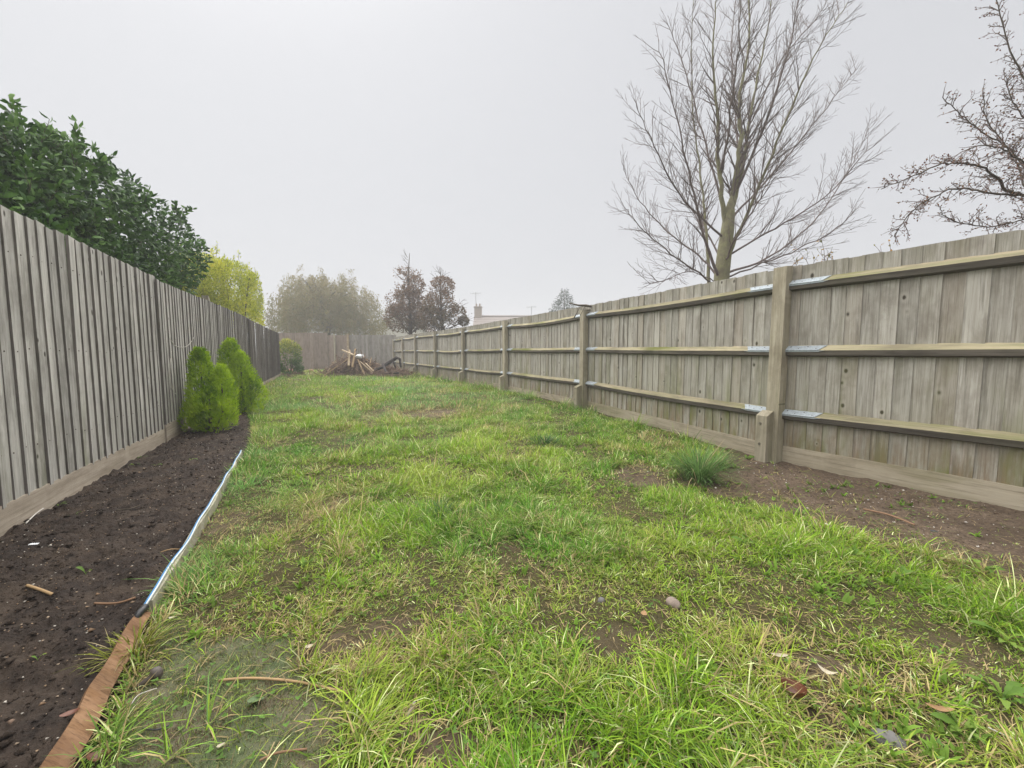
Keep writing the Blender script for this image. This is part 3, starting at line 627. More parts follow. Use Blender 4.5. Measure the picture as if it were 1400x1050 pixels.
# ------------------------------------------------------------------ foliage tools
def leafcloud(name, pos, dirs, ln, wd, mat, parent=None, rnd=None, fold=.25, loc=None, face=None, fj=.5, oval=False):
    """pos,dirs (n,3); each leaf = 2 folded quads-ish (4 tris, 6 verts)"""
    n = len(pos); d = dirs/np.linalg.norm(dirs, axis=1, keepdims=True); r = rng.normal(size=(n, 3)) if face is None else face/np.linalg.norm(face, axis=1, keepdims=True)+rng.normal(0, fj, (n, 3)); s = np.cross(d, r); s /= np.linalg.norm(s, axis=1, keepdims=True)
    nn = np.cross(s, d); L = ln[:, None]; W = wd[:, None]
    v0 = pos; v1 = pos+d*L*.45+s*W*.5+nn*W*fold; v2 = pos+d*L*.45-s*W*.5+nn*W*fold; v3 = pos+d*L-nn*L*.12; v4 = pos+d*L*.5
    T = Q = None; nv = 5
    if oval:      # rounded leaf, arched along its length, narrowing to a point
        nv = 6; up = nn*W*.12; V = np.stack([v0, pos+d*L*.28+s*W*.46+up, pos+d*L*.28-s*W*.46+up, pos+d*L*.68+s*W*.40+up, pos+d*L*.68-s*W*.40+up, pos+d*L-nn*L*.10], 1).reshape(-1, 3); b = nv*np.arange(n)[:, None]
        T = np.concatenate([b+[[0, 2, 1]], b+[[3, 4, 5]]]); Q = b+[[1, 2, 4, 3]]
    else:
        V = np.stack([v0, v1, v2, v3, v4], 1).reshape(-1, 3); b = 5*np.arange(n)[:, None]
        T = np.concatenate([b+[[0, 4, 1]], b+[[4, 3, 1]], b+[[0, 2, 4]], b+[[4, 2, 3]]])
    rnd = rng.random(n) if rnd is None else rnd
    if loc is not None: V = V-np.array([list(loc)])
    me = mesh_np(name, V, T, Q, [mat], {'rnd': np.repeat(np.clip(rnd, 0, 1), nv)}, smooth=oval)
    return link(name, me, parent, loc if loc is not None else (0, 0, 0))
def ellpts(c, r, n, shell=.5, zmin=None):
    v = rng.normal(size=(n, 3)); v /= np.linalg.norm(v, axis=1, keepdims=True); rad = rng.random(n)**(1/3); rad = shell+(1-shell)*rad
    rr = np.array(r) if hasattr(r, '__len__') else np.array([r, r, r]); p = np.array(c)[None]+v*rad[:, None]*rr; return p, v
def n3(p, f, seed): return (fbm(p[:, 0]+p[:, 2]*.7, p[:, 1]-p[:, 2]*.6, f, seed, 3)+fbm(p[:, 2]+9, p[:, 0]*.8+p[:, 1], f, seed+5, 3))/2
class Br:
    """branch skeleton to tube arrays"""
    def __init__(s): s.m = MB(); s.tips = []
    def limb(s, pts, r0, r1, n=5, wob=0., rnd=random):
        P_ = [Vector(p) for p in pts]; q = []
        for i in range(len(P_)-1):
            p0 = P_[max(i-1, 0)]; p1 = P_[i]; p2 = P_[i+1]; p3 = P_[min(i+2, len(P_)-1)]
            for k in range(6):
                t = k/6; q.append(.5*((2*p1)+(p2-p0)*t+(2*p0-5*p1+4*p2-p3)*t*t+(3*p1-p0-3*p2+p3)*t**3))
        q.append(P_[-1])
        if wob: q = [q[0]]+[p+Vector((random.gauss(0, wob), random.gauss(0, wob), random.gauss(0, wob))) for p in q[1:]]
        R = [r0+(r1-r0)*(i/(len(q)-1))**.8 for i in range(len(q))]; s.m.tube(q, R, n); return q, R
def perp(d):
    r = Vector((random.gauss(0, 1), random.gauss(0, 1), random.gauss(0, 1))); p = d.cross(r); return p.normalized() if p.length > 1e-4 else Vector((1, 0, 0))
def grow(B, p, d, L, r, lvl, cfg, leafs=None):
    """curving shoot with side shoots"""
    n = max(3, int(L/cfg['step'])); pts = [p.copy()]; d = d.normalized(); dirs = [d]
    for i in range(n):
        d = (d+Vector((random.gauss(0, cfg['wig']), random.gauss(0, cfg['wig']), random.gauss(0, cfg['wig'])+cfg['up']))).normalized(); p = p+d*(L/n); pts.append(p.copy()); dirs.append(d)
    R = [max(r*(1-.75*i/n), cfg['rmin']) for i in range(n+1)]
    B.m.tube(pts, R, 5 if r > .012 else (4 if r > .006 else 3)); B.tips.append((pts[-1], dirs[-1]))
    if leafs is not None:
        for i in range(1, n+1): leafs.append((pts[i], dirs[i]))
    if lvl <= 0: return
    i = max(1, int(n*cfg.get('bare', .15))); sgn = 1; ax = perp(d)
    while i < n:
        fr_ = i/n; td = dirs[i]; ax = (ax+perp(td)*.5).normalized(); ax = (ax-td*ax.dot(td)).normalized()
        for s_ in ((1, -1) if random.random() < cfg['pair'] else (sgn,)):
            a = math.radians(random.uniform(*cfg['ang'])); cd = td*math.cos(a)+ax*s_*math.sin(a)
            cl = L*(1-fr_*.75)*random.uniform(*cfg['ratio'])
            if cl > cfg['lmin']: grow(B, pts[i], cd, cl, max(R[i]*.6, cfg['rmin']), lvl-1, cfg, leafs)
        sgn = -sgn; i += max(1, int(round(cfg['gap']*random.uniform(.7, 1.3)/(L/n))))

# ------------------------------------------------------------------ big bare tree behind right fence
random.seed(11)
TY = 8.2; tb = P(978, 560, TY); tb.z = 0
bt = empty('bare_tree', tb, 'large leafless tree with olive trunk and fine ascending twigs behind the right fence', 'tree')
TR = Br(); LM = Br()
def pp(px, py, dy=0.): return P(px, py, TY+dy)
TR.m.tube([tb+Vector((-.1, 0, -.1)), pp(980, 470), pp(983, 420), pp(987, 375), pp(991, 340), pp(995, 312), pp(997, 292), pp(999, 278), pp(1000, 268)], [.21, .175, .155, .145, .135, .122, .105, .065, .02], 12)
q_l, R_l = TR.limb([pp(998, 315), pp(1003, 265), pp(1012, 195, .05), pp(1011, 130, .15), pp(1024, 60, .2), pp(1022, -40, .3)], .08, .008, 8, wob=.012)
limbs = [
 ([(993, 312, 0), (984, 240, -.1), (980, 150, -.2), (974, 60, -.3), (986, -40, -.3)], .085),
 ([(998, 290, 0), (1014, 235, .1), (1028, 150, .3), (1045, 60, .5), (1062, -40, .5)], .085),
 ([(998, 345, 0), (1034, 265, -.3), (1068, 180, -.6), (1112, 80, -.9), (1158, 5, -1.)], .06),
 ([(990, 374, 0), (1045, 354, .3), (1110, 305, .7), (1160, 232, 1.), (1188, 175, 1.)], .042),
 ([(985, 385, 0), (966, 335, -.3), (945, 250, -.7), (925, 160, -1.), (900, 55, -1.2)], .055),
 ([(984, 380, 0), (955, 350, .3), (905, 310, .8), (872, 270, 1.1), (852, 232, 1.2)], .038),
 ([(970, 400, .1), (965, 315, .4), (958, 240, .7), (945, 120, 1.), (950, -10, 1.1)], .06),
 ([(994, 350, 0), (1060, 312, -.5), (1130, 268, -.9), (1186, 205, -1.1)], .036),
 ([(1000, 300, 0), (1058, 235, .5), (1120, 160, .8), (1172, 92, 1.)], .04),
 ([(989, 325, 0), (935, 275, -.4), (895, 200, -.8), (868, 140, -1.)], .036),
 ([(978, 390, 0), (925, 352, -.5), (880, 315, -.9), (856, 285, -1.)], .03),
 ([(992, 380, 0), (1070, 350, -.3), (1135, 318, -.6), (1172, 285, -.8)], .03),
 ([(1004, 270, .05), (1050, 160, -.2), (1080, 60, -.4), (1098, -40, -.4)], .05),
 ([(988, 280, 0), (960, 180, .3), (935, 90, .6), (912, 30, .8)], .04),
 ([(985, 240, 0), (1000, 150, -.8), (1010, 50, -1.3), (1015, -40, -1.6)], .04),
 ([(1010, 250, 0), (1005, 150, .9), (1000, 60, 1.4), (1010, -40, 1.7)], .04),
 ([(990, 360, 0), (1010, 320, -.8), (1040, 270, -1.4), (1070, 210, -1.8)], .035),
 ([(990, 360, 0), (960, 310, .9), (930, 260, 1.5), (905, 190, 1.9)], .035),
 ([(980, 385, 0), (940, 372, -.4), (905, 385, -.8), (880, 388, -.9)], .016),
 ([(1030, 160, .3), (1070, 80, .7), (1120, 20, 1.), (1150, -40, 1.)], .03),
]
cfg = dict(step=.11, wig=.085, up=.055, rmin=.0025, pair=.25, ang=(18, 42), ratio=(.36, .58), lmin=.09, gap=.13, bare=.15)
def dress(q, R, B, cfg, lens, lvl, start=.18, gap=.2, leafs=None, rf=.5):
    tot = 0; acc = 0; L = sum((q[i+1]-q[i]).length for i in range(len(q)-1))
    for i in range(1, len(q)):
        sl = (q[i]-q[i-1]).length; tot += sl; acc += sl
        if tot/L <= start: acc = 0
        while acc > gap*.5:
            acc -= gap*random.uniform(.7, 1.3); d = (q[i]-q[i-1]).normalized(); ax = perp(d); a = math.radians(random.uniform(28, 52))
            cd = d*math.cos(a)+ax*math.sin(a); cd.z += .12; f = .6*tot/L if tot/L > .4 else .3
            grow(B, q[i].lerp(q[i-1], random.random()), cd, lens*(1-.62*f)*random.uniform(.5, 1.1), min(max(R[i]*rf, .006), .022), lvl, cfg, leafs)
dress(q_l, R_l, LM, cfg, 1.0, 2, gap=.1, start=.1)
for path, r0 in limbs:
    q, R = (TR if r0 > .056 else LM).limb([pp(*k) for k in path], r0*.66, .004, 7, wob=.010)
    dress(q, R, LM, cfg, 1.0, 2, gap=.09, start=.2)
link('trunk', TR.m.mesh('trunk', [m_bark_green], True), bt); link('crown', LM.m.mesh('crown', [m_twig]), bt)
print('bare tree faces', len(LM.m.f))
# right-edge fruit tree with remnant leaves
random.seed(5); FY = 4.6; fb = P(1500, 600, FY); fb.z = 0
ft = empty('fruit_tree', fb, 'gnarled tree with arching branches and small reddish leaves at the right edge', 'tree')
TR = Br(); LM = Br(); lf = []
def pf(px, py, dy=0.): return P(px, py, FY+dy)
TR.limb([fb, pf(1495, 420), pf(1470, 330), pf(1440, 290)], .11, .06, 9)
lims = [([(1440, 290, 0), (1405, 268, 0), (1380, 262, 0), (1360, 240, -.1), (1330, 226, -.1), (1290, 224, -.1), (1250, 240, 0), (1205, 258, 0)], .026),
 ([(1400, 268, 0), (1350, 264, .1), (1310, 258, .2), (1270, 272, .2), (1240, 295, .1), (1222, 325, .1)], .016),
 ([(1440, 290, 0), (1410, 240, .1), (1375, 200, .2), (1340, 180, .2), (1315, 158, .2), (1288, 134, .2)], .016),
 ([(1440, 280, 0), (1420, 180, 0), (1400, 110, .1), (1378, 60, .1), (1358, -10, .1)], .022),
 ([(1470, 330, 0), (1450, 180, .3), (1435, 80, .3), (1420, -20, .3)], .02),
 ([(1440, 290, 0), (1400, 300, .2), (1350, 310, .2), (1300, 300, .2), (1285, 285, .2)], .012),
 ([(1405, 265, 0), (1385, 215, .2), (1350, 165, .3), (1345, 130, .3)], .012),
 ([(1445, 290, 0), (1400, 225, -.2), (1360, 200, -.3), (1320, 205, -.3)], .014),
 ([(1430, 220, 0), (1405, 170, .2), (1385, 140, .2), (1375, 110, .2)], .012)]
cf2 = dict(step=.04, wig=.26, up=.02, rmin=.0014, pair=.2, ang=(35, 80), ratio=(.35, .65), lmin=.035, gap=.06, bare=.1)
for path, r0 in lims:
    q, R = TR.limb([pf(*k) for k in path], r0*.8, .004, 6, wob=.006)
    dress(q, R, LM, cf2, .34, 2, start=.08, gap=.042, leafs=lf, rf=.18)
link('trunk', TR.m.mesh('trunk', [m_bark_dark], True), ft); link('crown', LM.m.mesh('crown', [m_twig]), ft)
m_redleaf = leafmat('remnant_leaves', [(.10, .035, .025), (.16, .055, .035), (.10, .075, .03), (.30, .14, .05)], trans=.25)
lf = [l for l in lf if random.random() < .55]
leafcloud('foliage', np.array([l[0] for l in lf]), np.array([l[1] for l in lf])+rng.normal(0, .8, (len(lf), 3)), rng.uniform(.016, .036, len(lf)), rng.uniform(.009, .018, len(lf)), m_redleaf, ft)
print('fruit leaves', len(lf))
# straggly climbers over the right fence top
m_yel = leafmat('autumn_leaves', [(.10, .13, .04), (.35, .24, .06), (.5, .26, .08), (.2, .2, .07)], trans=.3)
def straggle(px, py, Y, hgt, nst, label, sp=.25):
    b = P(px, py, Y); b.z = 0; e = empty('straggly_shrub', b, label, 'shrub'); B = Br(); l_ = []; top = P(px, py, Y).z
    c = dict(step=.07, wig=.16, up=.03, rmin=.002, pair=.2, ang=(25, 60), ratio=(.3, .5), lmin=.05, gap=.12, bare=.05)
    for i in range(nst):
        s0 = Vector((b.x+random.gauss(0, sp), b.y+random.gauss(0, .08), 0)); p1 = s0+Vector((random.gauss(0, .1), 0, top-.1))
        B.m.tube([s0, s0.lerp(p1, .5), p1], [.008, .007, .005], 4); grow(B, p1, Vector((random.gauss(0, .5), random.gauss(0, .2), 1)), hgt*random.uniform(.5, 1.1), .004, 2, c, l_)
    link('stems', B.m.mesh('stems', [m_twig]), e)
    l_ = [l for l in l_ if l[0].z < top+hgt*.7 and random.random() < .65]
    leafcloud('foliage', np.array([x[0] for x in l_]), np.array([x[1] for x in l_])+rng.normal(0, .8, (len(l_), 3)), rng.uniform(.02, .045, len(l_)), rng.uniform(.012, .024, len(l_)), m_yel, e)
straggle(1130, 352, 4.6, .30, 9, 'straggly plant with orange-yellow leaves topping the right fence', .16)
straggle(1225, 335, 4.0, .16, 3, 'sparse orange-leaved stems just over the right fence near the gnarled tree', .04)

# ------------------------------------------------------------------ left evergreen (glossy broad leaves)
random.seed(3)
m_laurel = leafmat('glossy_dark_leaves', [(.014, .045, .008), (.045, .115, .014), (.085, .185, .025), (.16, .29, .06)], rough=.45, trans=.2, spec=.2)
ev = P(80, 500, 4.4); ev.z = 0
eo = empty('evergreen_shrub', ev, 'big glossy dark green broadleaf shrub rising behind the left fence', 'shrub')
bl = [(-130, 250, 3.6, .75), (-50, 252, 3.7, .66), (22, 250, 4.0, .58), (20, 330, 3.9, .6), (85, 262, 4.5, .58), (80, 350, 4.3, .55), (142, 292, 5.2, .60), (135, 370, 4.9, .45), (192, 322, 6.0, .62), (185, 385, 5.6, .45), (228, 348, 6.9, .58), (222, 385, 6.6, .42), (246, 362, 7.1, .36), (-60, 330, 3.4, .7)]
PO, DI = [], []
for (px, py, Y, r) in bl:
    c = P(px, py, Y); k = int(3400*r**2*(4/Y)**.5*1.5); p, d = ellpts(c, (r, r, r), k, .55); PO.append(p); DI.append(d)
p = np.concatenate(PO); d = np.concatenate(DI)
k = (n3(p, 3.2, 301) > .38) & ((p[:, 0]-flx(p[:, 1])) < -.10) & (p[:, 2] > 1.2); p, d = p[k], d[k]
dd = d*.6+rng.normal(0, .6, p.shape)+np.array([[0, 0, .15]])
leafcloud('foliage', p, dd, rng.uniform(.05, .115, len(p)), rng.uniform(.026, .052, len(p)), m_laurel, eo, oval=True, face=d+[[.1, 0, .5]], fj=.5, rnd=np.clip(n3(p, 2, 310)*.8-.1+rng.normal(0, .25, len(p))+.1, 0, 1))
B = Br(); l_ = []
for (px, py, Y, r) in bl:
    c = P(px, py, Y); B.limb([Vector((c.x-.2, c.y, 0)), Vector((c.x-.1, c.y, 1)), c], .03, .012, 5)
    for i in range(int(14*r)):
        a = random.uniform(0, 6.28); s0 = c+Vector((math.cos(a), math.sin(a), random.uniform(.2, 1.)))*r*.75
        grow(B, s0, Vector((random.gauss(0, .35), random.gauss(0, .35), 1)), r*random.uniform(.4, .62), .004, 1, dict(step=.05, wig=.14, up=.02, rmin=.0025, pair=0, ang=(30, 50), ratio=(.3, .5), lmin=.06, gap=.1), l_)
l_ = [x for x in l_ if x[0].x-flx(x[0].y) < -.08]
link('branches', B.m.mesh('branches', [m_bark_dark]), eo)
lp = np.repeat(np.array([x[0] for x in l_]), 2, 0); ld = np.repeat(np.array([x[1] for x in l_]), 2, 0)+rng.normal(0, .9, (2*len(l_), 3))
leafcloud('foliage', lp, ld, rng.uniform(.06, .10, len(lp)), rng.uniform(.03, .045, len(lp)), m_laurel, eo, oval=True, rnd=rng.uniform(.1, 1, len(lp)))
print('laurel', len(p), len(lp))
# ------------------------------------------------------------------ yellow shrub
m_gold = leafmat('yellow_green_leaves', [(.22, .28, .02), (.50, .53, .04), (.70, .67, .06), (.68, .50, .06)], trans=.35)
yo = P(310, 500, 11.8); yo.z = 0; ys_ = empty('golden_shrub', yo, 'yellow-leaved upright shrub behind the left fence past the dark evergreen', 'shrub')
PO, DI = [], []
for (px, py, Y, rx, rz_, k) in ((274, 396, 11.0, .9, 1.0, 10000), (312, 400, 12.2, 1.0, 1.0, 11000), (346, 408, 13.4, .9, .85, 9000), (262, 415, 10.8, .6, .7, 4500), (305, 430, 11.8, 1.2, .6, 4500), (366, 425, 14.3, .5, .6, 3000)):
    p, d = ellpts(P(px, py, Y), (rx, rx, rz_), k, .4); PO.append(p); DI.append(d)
p = np.concatenate(PO); d = np.concatenate(DI); k = (n3(p, 2.2, 401) > .40) & ((p[:, 0]-flx(p[:, 1])) < -.15); p, d = p[k], d[k]
B = Br(); l_ = []
for i in range(150):
    s0 = Vector(p[rng.integers(len(p))]); 
    grow(B, s0+Vector((0, 0, .1)), Vector((random.gauss(0, .28), random.gauss(0, .28), 1)), random.uniform(.15, .5), .006, 1, dict(step=.07, wig=.09, up=.05, rmin=.003, pair=0, ang=(20, 40), ratio=(.3, .5), lmin=.1, gap=.16), l_)
for px in (280, 310, 335): B.limb([Vector((P(px, 420, 12).x, 12, 0)), P(px, 440, 12), P(px+6, 380, 12)], .04, .01, 5)
l_ = [x for x in l_ if x[0].x-flx(x[0].y) < -.15]
link('branches', B.m.mesh('branches', [m_bark_dark]), ys_)
lp = np.repeat(np.array([x[0] for x in l_]), 3, 0)+rng.normal(0, .02, (3*len(l_), 3)); ld = np.repeat(np.array([x[1] for x in l_]), 3, 0)+rng.normal(0, .7, (3*len(l_), 3))
p = np.concatenate([p, lp]); d = np.concatenate([d*.5+rng.normal(0, .5, d.shape)+[[0, 0, .4]], ld])
leafcloud('foliage', p, d, rng.uniform(.05, .10, len(p)), rng.uniform(.02, .04, len(p)), m_gold, ys_, face=d+[[0, -.2, .5]], fj=.6, rnd=n3(p, 1.5, 405)*.9-.1+rng.normal(0, .2, len(p)))
# ------------------------------------------------------------------ two conifers
m_thuja = leafmat('lime_conifer_sprays', [(.13, .25, .012), (.33, .49, .02), (.47, .64, .03), (.56, .72, .06)], trans=.25, rough=.7, spec=.08)
m_thuja.node_tree.nodes['Mix Shader'].inputs[0].default_value = .45
def conifer(lobes, label, px, py):
    g = G(px, py, .03); e = empty('conifer_shrub', g, label, 'shrub', 'conifer shrubs at the end of the bed'); PO, DI = [], []
    for (dx, dy, hh, r, k) in lobes:
        n = k; t = rng.random(n)**.8; az = rng.uniform(0, 6.283, n); prof = (1-t**2.1)**.62*(.72+.28*ss(0, .35, t)); rr = r*prof*(.80+.25*rng.random(n))
        lum = .62+.55*vn(np.cos(az)*1.6+7, t*5+np.sin(az)*1.6, 1.3, 500+int(k)); rr = rr*lum; t = t+.05*(lum-.9); rr = rr*np.where(vn(np.cos(az)*4+3, t*11+np.sin(az)*4, 1.6, 900) > .68, .72, 1.)
        PO.append(np.stack([g.x+dx+rr*np.cos(az), g.y+dy+rr*np.sin(az), .04+t*hh+rng.normal(0, .01, n)], -1)); o_ = np.stack([np.cos(az)*.7, np.sin(az)*.7, np.full(n, .95)], -1); DI.append(o_+rng.normal(0, .32, o_.shape))
    p = np.concatenate(PO); d = np.concatenate(DI); fc_ = d*[[1, 1, .35]]
    d = d/np.linalg.norm(d, axis=1, keepdims=True); sd_ = np.cross(d, fc_+rng.normal(0, .35, d.shape)); sd_ /= np.linalg.norm(sd_, axis=1, keepdims=True); q_ = np.tile([0, .5, -.5, .9, -.9], len(p))[:, None]; al = np.tile([.035, .016, .02, 0., .004], len(p))[:, None]; p3 = np.repeat(p, 5, 0)+np.repeat(d, 5, 0)*al; d3 = np.repeat(d, 5, 0)+np.repeat(sd_, 5, 0)*q_+rng.normal(0, .08, (5*len(p), 3))
    leafcloud('foliage', p3, d3, rng.uniform(.024, .044, len(p3)), rng.uniform(.007, .011, len(p3)), m_thuja, e, face=np.repeat(fc_, 5, 0), fj=.25, rnd=np.repeat(np.clip(n3(p, 6, 520)*1.8-.45+rng.normal(0, .2, len(p)), 0, 1), 5))
    m = MB()
    for (dx, dy, hh, r, k) in lobes: m.tube([(g.x, g.y, -.05), (g.x+dx, g.y+dy, hh*.3), (g.x+dx, g.y+dy, hh*.85)], [.025, .02, .006], 6)
    link('trunk', m.mesh('trunk', [m_bark_dark]), e)
conifer([(-.08, .0, 1.06, .22, 2000), (.17, .02, .84, .19, 1200), (.10, -.12, .55, .24, 1000), (-.12, -.10, .42, .20, 600)], 'nearer lime-green feathery conifer shrub against the left fence', 288, 588)
conifer([(-.02, .0, 1.24, .27, 2300), (.17, -.05, 1.02, .24, 1500), (.22, .08, .68, .25, 900)], 'farther and taller lime-green conifer shrub behind the nearer one', 322, 566)
# ------------------------------------------------------------------ small variegated bush
sb = P(396, 497, 17.6); sb.z = .1; so = empty('small_bush', sb, 'small yellow-tipped green bush at the far end of the left fence', 'shrub')
m_var = leafmat('variegated_leaves', [(.07, .14, .03), (.14, .22, .04), (.36, .38, .06), (.65, .58, .12)], trans=.25)
p, d = ellpts((sb.x, sb.y, .85), (.58, .5, .82), 4200, .3); p = p*1; p[:, 0] += (n3(p, 2, 611)-.5)*.5; p[:, 2] += (n3(p, 2.5, 612)-.5)*.5; p2_, d2_ = ellpts((sb.x+.05, sb.y, .4), (.5, .45, .42), 1800, .3); p = np.concatenate([p, p2_]); d = np.concatenate([d, d2_]); k = n3(p, 2.2, 601) > .42; p, d = p[k], d[k]
leafcloud('foliage', p, d+rng.normal(0, .5, d.shape), rng.uniform(.05, .1, len(p)), rng.uniform(.03, .05, len(p)), m_var, so, rnd=np.clip((p[:, 2]-.5)/1.3+rng.normal(0, .2, len(p))-.1, 0, 1))
m = MB()
for i in range(5): m.tube([(sb.x+random.gauss(0, .05), sb.y, 0), (sb.x+random.gauss(0, .25), sb.y+random.gauss(0, .2), .9)], [.02, .008], 5)
link('stems', m.mesh('stems', [m_bark_dark]), so)
# ------------------------------------------------------------------ willow, oaks, distant conifer
m_wil = leafmat('willow_leaves', [(.14, .15, .045), (.22, .205, .065), (.29, .22, .09), (.17, .20, .05)], trans=.3)
random.seed(21)
wc = P(447, 480, 33); wo = empty('willow_tree', (wc.x, wc.y, 0), 'broad drooping olive-brown tree fading in mist beyond the far fence', 'tree')
p_, d_ = [], []; B = Br(); B.limb([(wc.x, wc.y, -.1), (wc.x, wc.y, 2.), (wc.x+.3, wc.y, 4.)], .35, .2, 8)
for i in range(760):
    az = random.uniform(0, 6.283); el = math.asin(random.random()**.75); R_ = 4.2*(1+.12*math.sin(az*3+1)+random.gauss(0, .05)); R_ *= random.choice((1, .95, .8, .6))
    s0 = Vector((wc.x+R_*math.cos(az)*math.cos(el), wc.y+R_*math.sin(az)*math.cos(el), 3.4+4.3*R_/4.2*math.sin(el)*.98)); L = min(random.uniform(1.2, 4.2), s0.z-.5); n = int(L/.11)
    if i < 46: B.limb([(wc.x+.2, wc.y, 3.0), Vector((wc.x, wc.y, 3.5)).lerp(s0, .5)+Vector((0, 0, .7)), s0], .08, .015, 4)
    vx, vy = math.cos(az)*.35, math.sin(az)*.35
    for k in range(n):
        t = k/n; q = s0+Vector((vx*t*(1.4-t), vy*t*(1.4-t), .25*math.sin(t*2)-L*t*t*.55-L*.45*t)); p_.append(q+Vector((random.gauss(0, .09), random.gauss(0, .09), random.gauss(0, .06)))); d_.append((vx, vy, -.9))
p = np.repeat(np.array([list(q) for q in p_]), 3, 0); d = np.repeat(np.array(d_), 3, 0); p = p+rng.normal(0, .12, p.shape)
leafcloud('foliage', p, d+rng.normal(0, .5, d.shape), rng.uniform(.14, .26, len(p)), rng.uniform(.04, .07, len(p)), m_wil, wo, rnd=n3(p, .9, 701)+rng.normal(0, .15, len(p)))
link('trunk', B.m.mesh('trunk', [m_bark_dark]), wo); print('willow', len(p))
m_oak = leafmat('russet_leaves', [(.09, .09, .035), (.13, .10, .045), (.20, .115, .065), (.26, .15, .09)], trans=.25)
def oak(px, Y, ptop, prx, label, seed, blobs):
    random.seed(seed); c = P(px, 480, Y); c.z = .0; e = empty('autumn_tree', c, label, 'tree', 'russet trees beyond the far fence'); B = Br(); l_ = []; PO, DI = [], []
    top = P(px, ptop, Y); B.limb([c, Vector((c.x+.1, c.y, top.z*.4)), Vector((c.x, c.y, top.z*.75)), top], .16, .012, 7)
    cf = dict(step=.16, wig=.13, up=.035, rmin=.007, pair=.2, ang=(25, 55), ratio=(.35, .6), lmin=.2, gap=.3, bare=.2)
    for i in range(34):
        t = random.uniform(.3, .97); s0 = Vector((c.x, c.y, top.z*t)); az = random.uniform(0, 6.28)
        grow(B, s0, Vector((math.cos(az), math.sin(az), .75)), (1.25-t)*prx*Y/FPX*2.1*random.uniform(.6, 1.1)*.8, .03*(1.2-t)+.006, 2, cf, l_)
    for (bx, by, r, k) in blobs:
        q, dd_ = ellpts(P(bx, by, Y), (r, r, r*.85), k, .35); PO.append(q); DI.append(dd_)
    q = np.concatenate(PO); dd_ = np.concatenate(DI); k = n3(q, 1.6, seed) > .46; q, dd_ = q[k], dd_[k]
    ll = [x for x in l_ if random.random() < .8]; lq = np.repeat(np.array([x[0] for x in ll]), 3, 0)+rng.normal(0, .06, (3*len(ll), 3)); keep = (n3(lq, 1.2, seed+3) > .42) & (lq[:, 2] < top.z*.9); lq = lq[keep]
    q2 = np.concatenate([q, lq]); d2 = np.concatenate([dd_, rng.normal(0, 1, lq.shape)])
    hh = (q2[:, 2]-1.5)/3.5
    leafcloud('foliage', q2, d2+rng.normal(0, .6, d2.shape), rng.uniform(.08, .15, len(q2)), rng.uniform(.05, .09, len(q2)), m_oak, e, rnd=np.clip(hh*.5+n3(q2, 1., seed+9)*.9-.2+rng.normal(0, .2, len(q2)), 0, 1))
    link('trunk', B.m.mesh('trunk', [m_bark_dark]), e); print('oak', len(q2))
oak(560, 24, 346, 36, 'left and taller of two russet-leaved trees beyond the far end of the right fence', 31, [(560, 420, 1.15, 3200), (548, 435, 1., 2200), (575, 430, .9, 2000), (538, 412, .6, 700), (565, 390, .7, 1100)])
oak(603, 23, 366, 34, 'right and lower of two russet-leaved trees beyond the far end of the right fence', 37, [(603, 418, 1.05, 3000), (620, 430, .75, 1700), (590, 437, .9, 2000), (605, 392, .7, 1100), (634, 439, .3, 500)])
m_fir = leafmat('grey_green_needles', [(.05, .075, .05), (.08, .11, .07)], trans=.1)
fc = P(771, 450, 26); fc.z = 0; fo = empty('fir_tree', fc, 'tip of a misty grey-green fir showing above the right fence', 'tree')
ztop = P(771, 396, 26).z; n = 5000; t = rng.random(n)**.6; az = rng.integers(0, 9, n)*.7+rng.normal(0, .12, n)+np.floor(t*26)*1.3; rr = (1-t)*0; z = ztop-t*3.2; rmax = .08+t*1.7; rad = rng.random(n)**.6*rmax; z = np.round((ztop-z)/.22)*.22; z = ztop-z+rad*.35+rng.normal(0, .07, n)
p = np.stack([fc.x+rad*np.cos(az), fc.y+rad*np.sin(az), z], -1); d = np.stack([np.cos(az), np.sin(az), np.full(n, .4)], -1)
leafcloud('foliage', p, d+rng.normal(0, .3, d.shape), rng.uniform(.08, .16, n), rng.uniform(.02, .04, n), m_fir, fo)
m = MB(); m.tube([(fc.x, fc.y, 0), (fc.x, fc.y, ztop)], [.12, .01], 6); link('trunk', m.mesh('trunk', [m_bark_dark]), fo)
